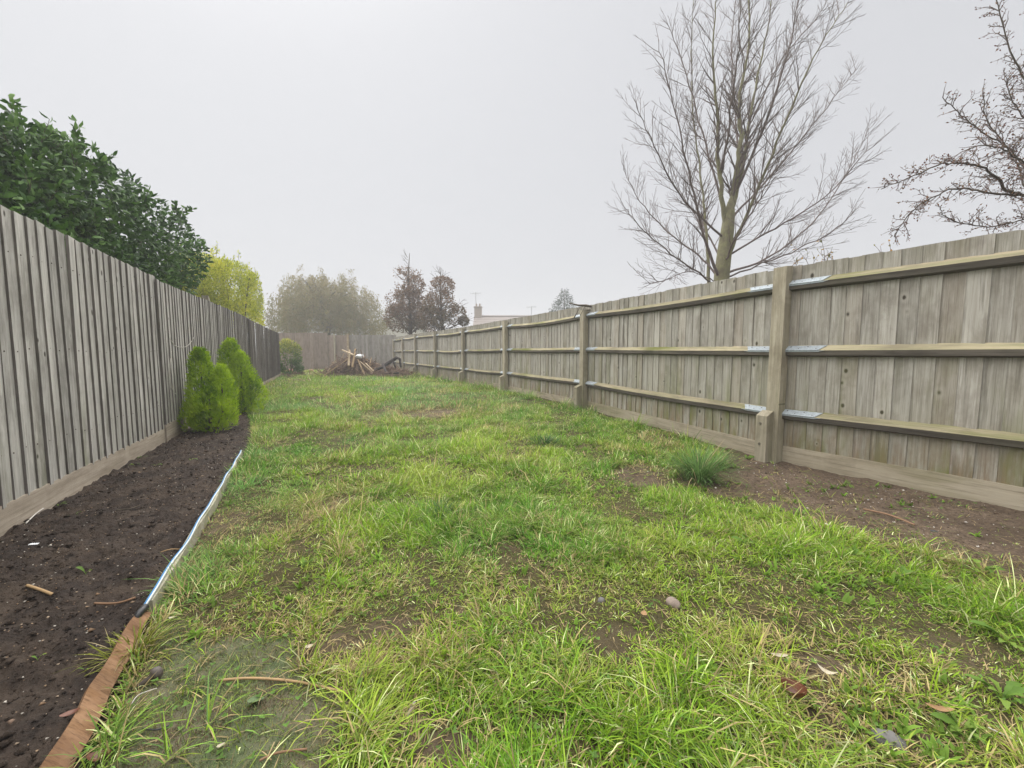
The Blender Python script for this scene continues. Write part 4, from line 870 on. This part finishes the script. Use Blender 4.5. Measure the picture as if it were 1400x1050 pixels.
# ------------------------------------------------------------------ houses in the mist
m_roof = plain('roof_tiles', (.26, .225, .205), .9, .25, 6, .6); m_brick = plain('brown_brick', (.30, .25, .21), .9, .2, 9, .4); m_rend = plain('cream_render', (.55, .52, .46), .9, .1, 4, .2)
m_pane = plain('window_glass', (.04, .05, .055), .1, .1, 3, 0, .6); m_frame = plain('white_frame', (.7, .7, .7), .5, .05)
def house(cx, cy, wd, dp, eave, ridge, label, chim, rot=0.):
    e = empty('house', (cx, cy, 0), label, 'house'); R = Matrix.Rotation(rot, 3, 'Z')
    def W(p): return R @ Vector(p)+Vector((cx, cy, 0))
    m = MB(); vs = [(-wd/2, -dp/2, 0), (wd/2, -dp/2, 0), (wd/2, dp/2, 0), (-wd/2, dp/2, 0), (-wd/2, -dp/2, eave), (wd/2, -dp/2, eave), (wd/2, dp/2, eave), (-wd/2, dp/2, eave), (-wd/2, 0, ridge-.15), (wd/2, 0, ridge-.15)]
    m.add([W(v) for v in vs], [(0, 1, 5, 4), (2, 3, 7, 6), (1, 2, 6, 9, 5), (3, 0, 4, 8, 7)]); link('wall', m.mesh('wall', [m_rend]), e)
    m = MB(); o_ = .35
    for s in (-1, 1):
        sl = (ridge-eave)/(dp/2); n_ = 12
        for k in range(n_):      # tile courses, each stepped over the next
            y0 = (dp/2+o_)*(1-k/n_); y1 = (dp/2+o_)*(1-(k+1)/n_)-.04; z0 = ridge-sl*y0+.06; z1 = ridge-sl*max(y1, 0)+.02; y1 = max(y1, 0)
            q = [W((-wd/2-.3, s*y0, z0)), W((wd/2+.3, s*y0, z0)), W((wd/2+.3, s*y1, z1)), W((-wd/2-.3, s*y1, z1))]; q += [v-Vector((0, 0, .06)) for v in q]
            m.add(q, [(0, 1, 2, 3), (7, 6, 5, 4), (0, 4, 5, 1), (1, 5, 6, 2), (2, 6, 7, 3), (3, 7, 4, 0)])
    m.tube([W((-wd/2-.3, 0, ridge+.05)), W((wd/2+.3, 0, ridge+.05))], .12, 6); rf = link('roof', m.mesh('roof', [m_roof]), e)
    for x in chim:
        m = MB(); c0 = W((x, 0, ridge+.3)); m.box(c0, (.42, .35, .75), R); m.box(c0+Vector((0, 0, .8)), (.48, .41, .06), R); c = link('chimney', m.mesh('chimney', [m_brick]), rf)
        for q in (-.2, .2): 
            m = MB(); b_ = W((x+q, 0, ridge+1.16)); m.tube([b_, b_+Vector((0, 0, .35))], [.12, .1], 8); p_ = link('chimney_pot', m.mesh('chimney_pot', [m_brick]), rf)
    for x in (-wd*.3, 0, wd*.3):
        for z in ((1.3, eave-1.2) if eave > 4 else (1.5,)):
            m = MB(); m.box(W((x, -dp/2-.02, z)), (.7, .04, .6), R); wf = link('window', m.mesh('window', [m_frame]), e)
            m = MB(); m.box(W((x-.33, -dp/2-.07, z)), (.28, .012, .5), R); m.box(W((x+.33, -dp/2-.07, z)), (.28, .012, .5), R); link('pane', m.mesh('pane', [m_pane]), wf)
    return e, W
def aerial(par, b, h, label=None):
    m = MB(); m.tube([b, b+Vector((0, 0, h))], .03, 5); t = b+Vector((0, 0, h-.1)); m.tube([t+Vector((-.6, 0, 0)), t+Vector((.6, 0, .05))], .02, 4)
    for k in range(6): q = t+Vector((-.55+k*.2, 0, 0)); m.tube([q+Vector((0, -.25, -.2)), q+Vector((0, .25, .2))], .015, 3)
    link('aerial', m.mesh('aerial', [plain('aerial_metal', (.25, .25, .25), .5)]), par)
hy = 46
a = P(652, 433, hy); b = P(790, 433, hy)
e, W = house((a.x+b.x)/2, hy, (b.x-a.x), 7.5, a.z-2.4, a.z, 'misty tiled-roof house with chimney beyond the middle of the right fence', [-(b.x-a.x)/2+.15]); aerial(e, W((-(b.x-a.x)/2-.1, 0, a.z+.9)), 1.9); aerial(e, W(((b.x-a.x)*.04, 0, a.z)), 1.2)
a = P(540, 428, 44); e, W = house(a.x+1., 46, 8.0, 7, 3.2, 5.6, 'misty house gable showing between the drooping tree and the russet trees', [], rot=math.radians(90))

# ------------------------------------------------------------------ heap of timber and brushwood at the far end
random.seed(9)
m_brush = plain('dead_brushwood', (.15, .10, .07), .95, .5, 12); PZ = .12
hp0 = P(488, 511, 17.75); hp0.z = .1; heap = empty('brush_heap', hp0, 'low brown tangle of cut branches along the far fence', 'brush heap')
def heapz(dx, dy): return .78*math.exp(-(dx*dx)/.55-(dy*dy)/.45)+.34*math.exp(-((dx-1.2)/1.0)**2-(dy*dy)/.3)+.42*math.exp(-((dx+.75)/.6)**2-(dy*dy)/.3)
m = MB()
for i in range(1300):
    dx = random.gauss(.35, 1.05); dy = random.gauss(0, .5)
    if dx < -1.6 or dx > 2.3: continue
    z = PZ+heapz(dx, dy)*random.uniform(.1, 1.05); L = random.uniform(.2, .75); az = random.uniform(0, 6.28); el = random.gauss(.2, .55)
    p0 = Vector((hp0.x+dx, hp0.y+dy, z)); dv = Vector((math.cos(az)*math.cos(el), math.sin(az)*math.cos(el), math.sin(el)))*L
    m.tube([p0-dv*.5, p0+Vector((0, 0, random.gauss(0, .03))), p0+dv*.5], [random.uniform(.006, .02)]*2+[.004], 4)
o = link('brushwood', m.mesh('brushwood', [m_brush]), heap); o['kind'] = 'stuff'
m = MB()
for i in range(90):
    dx = random.gauss(.2, .8); dy = random.gauss(-.25, .3); z = PZ+heapz(dx, dy)*random.uniform(.5, 1.)+.03; L = random.uniform(.2, .6); el = random.uniform(.2, 1.1); az = random.uniform(0, 6.28)
    p0 = Vector((hp0.x+dx, hp0.y+dy-.1, z)); dv = Vector((math.cos(az)*math.cos(el), math.sin(az)*math.cos(el), math.sin(el)))*L*.5; m.tube([p0-dv, p0+dv], random.uniform(.008, .022), 4)
o = link('offcuts', m.mesh('offcuts', [m_fresh]), heap); o['kind'] = 'stuff'
n = 7000; dx = rng.normal(.35, .9, n); dy = rng.normal(0, .5, n); k = (dx > -1.5) & (dx < 2.4); dx, dy = dx[k], dy[k]
hzv = .78*np.exp(-(dx*dx)/.55-(dy*dy)/.45)+.34*np.exp(-((dx-1.2)/1.0)**2-(dy*dy)/.3)+.3*np.exp(-((dx+.6)/.6)**2-(dy*dy)/.3)
m_dl = leafmat('dead_leaves', [(.07, .045, .03), (.13, .085, .055), (.22, .15, .10), (.30, .22, .15)], trans=.1, rough=.8)
pl = np.stack([hp0.x+dx, hp0.y+dy, PZ+hzv*rng.uniform(.2, .95, len(dx))], -1)
o = leafcloud('dead_foliage', pl, rng.normal(0, 1, pl.shape), rng.uniform(.04, .09, len(dx)), rng.uniform(.02, .05, len(dx)), m_dl, heap); o['kind'] = 'stuff'
specs = [((452, 513), (480, 487), 'long pale plank leaning right at the front of the heap', m_fresh, .035), ((447, 508), (474, 488), 'brown plank lying parallel behind the long pale front plank', m_brush, .03), ((480, 486), (468, 478), 'short pale timber crossing the top of the heap leftward', m_plankend, .04),
 ((476, 500), (478, 478), 'upright pale timber standing at the middle of the heap', m_plankend, .04), ((484, 502), (486, 477), 'upright darker timber right beside the pale standing one', m_fresh, .035), ((470, 507), (488, 478), 'timber leaning right, tip at the heap summit', m_brush, .03),
 ((497, 512), (489, 492), 'orange split timber leaning left below the white lump', m_fresh, .035), ((503, 510), (492, 494), 'pale timber leaning left at the right front of the heap', m_plankend, .03), ((490, 514), (488, 498), 'stubby timber standing at the front centre of the heap', m_brush, .03),
 ((508, 508), (500, 496), 'short pale timber at the right shoulder of the heap', m_plankend, .03), ((468, 500), (460, 485), 'dark thin branch sticking out left from the heap', m_brush, .018), ((488, 496), (493, 478), 'thin brown stake sticking up right of the summit', m_brush, .015), ((458, 506), (482, 500), 'brown timber lying low across the heap front', m_brush, .03)]
for i, (a, b, lab, mt, r) in enumerate(specs):
    p0 = P(*a, 16.7+.02*i); p1 = P(*b, 17.25-.02*i); p0.x += random.gauss(0, .12); p0.z = max(p0.z, .14); L = (p1-p0).length; m = MB()
    m.box((L/2, 0, 0), (L/2, r*1.05, r*.6)); m.v = [(x, y*(1+.2*math.sin(x*5)), z+.02*math.sin(x*3+i)) for x, y, z in m.v]
    q = (p1-p0).to_track_quat('X', 'Z'); o = link('timber', m.mesh('timber', [mt]), None, p0, q.to_euler()); tag(o, lab, 'timber', 'loose timbers on the heap')
def rock(name, loc, r, mat, label, cat, sq=.6, seed=1, group=None):
    import bmesh
    bm = bmesh.new(); bmesh.ops.create_icosphere(bm, subdivisions=3, radius=1)
    for v in bm.verts:
        c = np.array([v.co.x*1.3+seed*3.1]), np.array([v.co.y*1.3+v.co.z]); k = .78+.45*float(fbm(c[0], c[1], 1.3, seed)[0]); v.co = Vector((v.co.x*k*r[0], v.co.y*k*r[1], v.co.z*k*r[2]))
    me = bpy.data.meshes.new(name); bm.to_mesh(me); bm.free(); me.materials.append(mat); me.polygons.foreach_set('use_smooth', [True]*len(me.polygons))
    return tag(link(name, me, None, loc, (0, 0, seed)), label, cat, group)
m_white = plain('white_plastic', (.8, .82, .84), .5, .08, 10); m_stone = plain('pinkish_stone', (.22, .175, .145), .9, .35, 40, .6); m_gstone = plain('grey_stone', (.13, .125, .12), .9, .25, 40, .5); m_redb = plain('red_brick_rubble', (.33, .17, .13), .9, .25, 30, .5)
rock('rubble_sack', P(492, 487, 17.4), (.19, .12, .10), m_white, 'crumpled white plastic lump lying on the heap of branches', 'sack', seed=4)
# dark bent log by the fence end
b = [P(512, 506, 16.8), P(522, 502, 16.9), P(533, 495, 17), P(542, 489, 17), P(547, 491, 17), P(548, 502, 16.9)]
m = MB(); m.tube(b, [.05, .075, .08, .075, .06, .04], 8); m.tube([P(536, 491, 17), P(541, 503, 16.8)], [.05, .03], 6); m.tube([P(523, 497, 16.9), P(528, 509, 16.5), P(545, 510, 16.2)], [.05, .06, .04], 6)
m_log = barkmat('charred_bark', (.035, .03, .028), (.06, .05, .045)); o = link('log', m.mesh('log', [m_log], True)); tag(o, 'dark arched log propped by the far end of the right fence', 'log')
# brushwood in the corner
m = MB(); c0 = P(538, 512, 17.2)
for i in range(420):
    p0 = Vector((c0.x+random.gauss(.1, .55), c0.y+random.gauss(-.2, .6), .1+abs(random.gauss(0, .12)))); az = random.uniform(0, 6.28); dv = Vector((math.cos(az), math.sin(az), random.gauss(.1, .35)))*random.uniform(.1, .4)
    if p0.x > float(frx(p0.y))-.25: continue
    m.tube([p0-dv*.5, p0+dv*.5], [random.uniform(.006, .025), .004], 4)
o = link('twigs', m.mesh('twigs', [m_brush])); tag(o, 'dark twigs and cuttings lying by the far end of the right fence', 'twigs', kind='stuff')
for (px, py, r, lb, mt, s) in ((398, 498, (.17, .12, .11), 'pinkish rubble lump under the small yellow-tipped bush', m_redb, 3), (392, 493, (.28, .1, .05), 'flat red slab lying beneath the small yellow-tipped bush', m_redb, 5), (370, 513, (.10, .08, .09), 'pale stone at the foot of the dark far fence', m_stone, 6), (358, 519, (.09, .07, .11), 'upright pale stone nearest along the dark far fence', m_stone, 8), (425, 499, (.12, .1, .09), 'small reddish lump on the lawn left of the heap', m_redb, 9)):
    g = P(px, py, min(20.5, .93*530/(py-484))); g.z = .12; rock('stone', (g.x, g.y, g.z+r[2]*.5), r, mt, lb, 'stone', seed=s)
m = MB(); c0 = P(371, 512, 15.8)
for i in range(260):
    p0 = Vector((c0.x+random.gauss(0, .35), c0.y+random.gauss(0, 1.), .1+abs(random.gauss(0, .07)))); az = random.uniform(0, 6.28); dv = Vector((math.cos(az), math.sin(az), random.gauss(.1, .3)))*random.uniform(.1, .35)
    if p0.x < flx(p0.y)+.15: continue
    m.tube([p0-dv*.5, p0+dv*.5], [random.uniform(.006, .02), .004], 4)
o = link('twigs', m.mesh('twigs', [m_brush])); tag(o, 'brown cuttings lying along the foot of the dark far left fence', 'twigs', kind='stuff')
# twisted dead stem caught on the second post
pz = Vector((RP[2][0], RP[2][1], 1.86)); m = MB()
m.tube([pz+Vector((.10, -.08, .03)), pz+Vector((0, -.09, .05)), pz+Vector((-.14, -.08, .055)), pz+Vector((-.30, -.05, .10))], [.02, .022, .016, .008], 6)
m.tube([pz+Vector((.10, -.08, .03)), pz+Vector((.11, -.04, -.02)), pz+Vector((.02, -.10, -.03))], [.018, .014, .01], 5)
m.tube([pz+Vector((-.1, -.08, .05)), pz+Vector((-.17, -.13, -.08)), pz+Vector((-.22, -.14, -.17))], [.007, .006, .01], 4); m.tube([pz+Vector((-.03, -.1, .02)), pz+Vector((-.12, -.15, -.14))], [.006, .004], 4)
o = link('dead_stem', m.mesh('dead_stem', [m_bark_dark], True)); tag(o, 'twisted dark stem hooked over the second post of the right fence', 'branch')

# ------------------------------------------------------------------ small foreground things
def gz(px, py): g = G(px, py); g = G(px, py, hz1(g.x, g.y)); return g
# dark knob: domed cap on a short stalk
g = gz(205, 935); m = MB(); ax = Vector((-.5, -.75, -.25)).normalized(); c = g+Vector((.008, .008, .024))
prof = [(0.022, .004), (.018, .015), (.008, .021), (-.002, .021), (-.006, .012), (-.010, .008), (-.040, .007), (-.042, .004)]
m.tube([c-ax*t for t, r in prof], [r for t, r in prof], 12); m_knob = plain('worn_brown_plastic', (.085, .07, .06), .5, .35, 90, .3); o = link('hose_fitting', m.mesh('hose_fitting', [m_knob], True)); tag(o, 'small dark mushroom-shaped fitting lying near the orange-brown plank', 'fitting')
def stick(pts, r, mat, label, cat='stick', lift=.012, name='stick', n=6):
    q = [];
    for (px, py) in pts: g_ = gz(px, py); q.append(g_+Vector((0, 0, lift)))
    o, _ = curve_tube(name, q, r, mat, n); return tag(o, label, cat)
m_stk = plain('tan_stick', (.36, .24, .12), .7, .3, 30); m_stk2 = plain('brown_stick', (.22, .13, .075), .8, .3, 30)
stick([(300, 935), (345, 932), (400, 936), (440, 944), (476, 953)], .0038, m_stk, 'long tan stick lying across the mossy mat')
stick([(355, 1046), (380, 1035), (420, 1030)], .003, m_stk2, 'thin reddish stalk at the bottom edge on the mossy mat')
stick([(195, 1002), (215, 1003), (235, 996)], .002, m_blk, 'thin black tie lying on the moss below the dark fitting', 'cable tie')
stick([(180, 968), (190, 955), (215, 946)], .0015, m_str, 'thin pale dry stalk beside the dark fitting')
stick([(556, 985), (562, 975), (567, 966)], .006, plain('grey_stick', (.25, .22, .2), .9), 'short grey twig end in the bare patch near the bottom centre')
stick([(1350, 1000), (1375, 1012), (1400, 1024)], .002, m_str, 'pale straight stalk at the bottom right corner')
stick([(1180, 700), (1215, 708), (1250, 722)], .006, m_stk2, 'reddish-brown stick lying on the bare earth under the right fence', lift=.02)
def bstick(pts, r, mat, label):
    q = [Vector((G(*p).x, G(*p).y, float(bedz(np.array([G(*p).x]), np.array([G(*p).y]))[0])+.012)) for p in pts]; o, _ = curve_tube('stick', q, r, mat, 5); return tag(o, label, 'stick')
bstick([(38, 810), (55, 815), (72, 822)], .0065, m_stk, 'short orange-tan wood sliver on the dark soil bed')
bstick([(130, 832), (160, 834), (186, 828)], .005, m_stk2, 'brown twig on the soil bed near the hose end')
bstick([(36, 722), (48, 710), (60, 702)], .004, m_str, 'pale dry stalk on the soil beside the gravel board')
bstick([(160, 705), (178, 700), (192, 694)], .004, m_bark_dark, 'dark twig on the soil bed halfway along the fence')
bstick([(220, 762), (234, 759), (248, 754)], .003, m_stk, 'thin tan stalk on the soil close to the hose')
g = G(47, 758); o = slab('label_scrap', (g.x-.02, g.y, .055), (g.x+.02, g.y+.005, .055), .012, .012, .002, .1, m_white); tag(o, 'tiny white plastic strip lying on the dark soil', 'litter')
for (px, py, r, lb, mt, s) in ((920, 826, (.045, .035, .03), 'pinkish-tan stone half sunk in the near right lawn', m_stone, 2), (822, 822, (.022, .02, .018), 'small dark grey stone left of the pinkish one', m_gstone, 7), (978, 925, (.032, .025, .015), 'flat grey stone in grass below the pinkish one', m_gstone, 11), (1215, 1015, (.05, .04, .03), 'grey stone in the grass near the bottom right', m_gstone, 12), (1235, 985+60, (.0, .0, .0), '', m_gstone, 0),
    (950, 905, (.015, .02, .02), 'small blackish pebble in the grass above the flat grey stone', m_gstone, 14), (1277, 727, (.022, .013, .011), 'small blackish pebble on bare earth below the right fence', m_blk, 15), (1113, 709, (.018, .014, .012), 'small red brick chip by weeds on the bare earth', m_redb, 16), (1130, 717, (.02, .012, .006), 'little pale stone right of the red brick chip', m_white, 17), (150, 878, (.016, .012, .010), 'pale pebble at the edge of the soil bed beside the plank', m_gstone, 18)):
    if not lb: continue
    g = gz(px, py); rock('stone', (g.x, g.y, g.z+r[2]*.15), tuple(v*.75 for v in r), mt, lb, 'stone', seed=s)
# leaves lying about: real curled leaves
m_bl = leafmat('brown_fallen_leaf', [(.16, .055, .025), (.10, .035, .02)], rough=.35, trans=.1, spec=.5); m_tl = leafmat('tan_fallen_leaf', [(.34, .20, .10), (.42, .27, .15)], rough=.6, trans=.2); m_gl = leafmat('grey_green_leaf', [(.13, .19, .09), (.16, .22, .1)], rough=.6, trans=.2); m_pl = leafmat('pale_dry_leaf', [(.5, .44, .32), (.55, .5, .4)], rough=.7, trans=.2)
def leaf(px, py, L, W, mat, label, az=0., curl=.6, lift=.012, name='fallen_leaf', par=None, z=None, cup=.4):
    g = gz(px, py); nu, nv_ = 7, 5; V = []
    for i in range(nu):
        t = i/(nu-1); ww = W*math.sin(math.pi*min(1, t*.93+.07))**.8*.5
        for j in range(nv_):
            s = (j/(nv_-1)-.5)*2; V.append((L*(t-.5), s*ww, curl*L*(t-.5)**2*1.6+cup*abs(s)**1.5*ww))
    F = [(i*nv_+j, (i+1)*nv_+j, (i+1)*nv_+j+1, i*nv_+j+1) for i in range(nu-1) for j in range(nv_-1)]
    me = mesh_np(name, V, None, F, [mat], {'rnd': rng.random(len(V))}, smooth=True); o = link(name, me, par, (g.x, g.y, (g.z if z is None else z)+lift), (random.gauss(0, .15), random.gauss(0, .15), az)); return tag(o, label, 'leaf')
leaf(1085, 965, .075, .06, m_bl, 'glossy red-brown curled leaf in the near right grass', 1.9, 1.2, .03, cup=1.1)
leaf(1285, 985, .06, .03, m_tl, 'tan narrow leaf lying in grass at the lower right', 2.4, .5, .03)
leaf(350, 962, .045, .035, m_gl, 'grey-green round leaf on the moss below the long stick', .4, .2, .008)
leaf(98, 997, .04, .022, m_stk2 if False else m_bl, 'small brown leaf stuck on the orange-brown plank', .8, .4, .045)
leaf(137, 1043, .05, .03, m_bl, 'reddish leaf at the bottom edge beside the plank', .3, .6, .015)
leaf(1065, 908, .05, .015, m_pl, 'white papery scrap in the lower right grass', 2.6, .3, .03)
leaf(1130, 932, .055, .02, m_pl, 'white crumpled scrap right of the glossy brown leaf', 2.2, .8, .03)
leaf(880, 850, .04, .025, m_tl, 'small dry leaf left of the pinkish-tan stone', 1.1, .5, .03)
leaf(237, 982-130, .03, .02, m_pl, 'pale dry flake near the hose connector', .1, .5, .02)
leaf(303, 1025, .022, .016, m_pl, 'tiny white flake on the near moss', .1, .4, .01)
leaf(423, 892, .03, .02, m_pl, 'cream dry flake at the upper edge of the moss', .9, .4, .02)
# broad-leaved weeds
m_weed = leafmat('weed_leaves', [(.10, .19, .03), (.16, .27, .04), (.24, .34, .06)], trans=.3, rough=.5)
def weed_leaf_mesh(L, W, seed):
    random.seed(seed); nu = 9; V = []; 
    for i in range(nu):
        t = i/(nu-1); wv = W*(.12+.88*ss(.1, .65, t))*(1-ss(.75, 1.02, t)*.97)*(1+(.28 if i % 2 else -.12)); wv = float(wv)
        x = L*t*math.cos(.5-.9*t)/1.; z = L*(math.sin(.95)*t-.75*t*t)
        for s in (-1, 0, 1): V.append((x, s*wv*.5, z+abs(s)*wv*.16))
    F = [(i*3+j, (i+1)*3+j, (i+1)*3+j+1, i*3+j+1) for i in range(nu-1) for j in range(2)]
    return mesh_np('leaf', V, None, F, [m_weed], {'rnd': np.full(len(V), rng.random())}, smooth=True)
wl = [weed_leaf_mesh(L, W, i) for i, (L, W) in enumerate(((.11, .024), (.09, .020), (.12, .026), (.075, .022), (.1, .017)))]
weeds = [((1168, 762), 1.1, 'leafy weed rosette on the bare earth, upper left of the row'), ((1215, 768), 1.1, 'leafy weed standing between rosettes on the edge of the bare earth'), ((1232, 795), 1.2, 'bright broad-leaved weed in the middle of the lower right weeds'), ((1290, 815), 1.2, 'broad-leaved weed right of the bright middle one'), ((1340, 785), 1.35, 'large toothed weed nearest the right edge bare earth'), ((1180, 800), 1.0, 'small weed left of the bright middle one'), ((1095, 705), .9, 'small round weed on the earth below the nearest fence post'), ((1062, 700), .8, 'narrow weed left of the small round one on the earth'), ((1000, 715), 1.1, 'upright weed at the grass edge below the tall tuft'), ((1020, 745), 1., 'spreading weed at the grass edge, lower than the upright one'), ((1375, 880), 1.3, 'tall leafy weed at the right edge lower down'), ((1370, 960), 1.3, 'leafy weed at the right edge near the bottom corner'), ((1315, 1000), 1.1, 'weed rosette near the bottom right corner'), ((1025, 628), 1.0, 'leafy weed at the foot of the nearest right fence post'), ((1005, 640), .9, 'leafy weed between the tall grass tuft and the fence post'), ((465, 725), 1.0, 'dandelion-like weed in the left middle of the lawn'), ((700, 640), .8, 'low broad-leaved weed in the mid lawn'), ((500, 930), .8, 'small leafy weed near the end of the long stick'), ((1130, 745), .9, 'weed seedling cluster left of the upper left rosette')]
random.seed(77)
for (pt, sc_, lb) in weeds:
    g = gz(*pt); e = empty('weed_plant', g, lb, 'weed', 'broad-leaved weeds'); k = random.randint(9, 14)
    for i in range(k):
        o = bpy.data.objects.new('leaf', random.choice(wl)); C.objects.link(o); o.parent = e; s = sc_*random.uniform(.5, 1.)*.78; o.scale = (s, s, s); o.rotation_euler = (random.gauss(0, .25), random.uniform(-.75, .05), i*6.283/k+random.gauss(0, .3))
for (px, py, sc_, lb) in ((118, 790, .55, 'single bright green shoot in the middle of the soil bed'), (53, 916, .4, 'tiny green shoot in the near soil bed'), (103, 709, .5, 'small green seedling on the soil near the gravel board'), (195, 630, .6, 'little weed at the foot of the left fence near the conifers'), (80, 694, .5, 'faint green seedling beside the gravel board'), (262, 632, .6, 'small green weed on soil below the conifers'), (185, 640, .6, 'green weed in the soil midway along the left gravel board'), (215, 640, .6, 'pale weed in the soil between conifers and gravel board'), (117, 921, .35, 'tiny green sprout close to the plank')):
    g = G(px, py); z = float(bedz(np.array([g.x]), np.array([g.y]))[0]); e = empty('seedling', (g.x, g.y, z), lb, 'seedling', 'seedlings in the bed'); k = 1 if 'single' in lb or 'tiny' in lb else 4
    for i in range(max(k, 2)):
        o = bpy.data.objects.new('leaf', random.choice(wl)); C.objects.link(o); o.parent = e; s = sc_*random.uniform(.6, 1.); o.scale = (s, s, s); o.rotation_euler = (random.gauss(0, .25), -.6 if k == 1 else -.1, i*6.283/max(k, 2)+random.gauss(0, .3))
# green leaf blade at the right gravel board
# ------------------------------------------------------------------ mist
HZD = .0046
t = NT('mist'); v = t.n('VolumePrincipled'); v.inputs['Color'].default_value = (.96, .97, .98, 1); v.inputs['Density'].default_value = HZD; v.inputs['Anisotropy'].default_value = .2
t.l(v.outputs[0], t.o.inputs['Volume'])
m = MB(); m.box((0, 10, 5.4), (126, 126, 6.6)); o = link('haze', m.mesh('haze', [t.m])); tag(o, 'thin grey morning mist filling the garden', 'mist', kind='stuff')
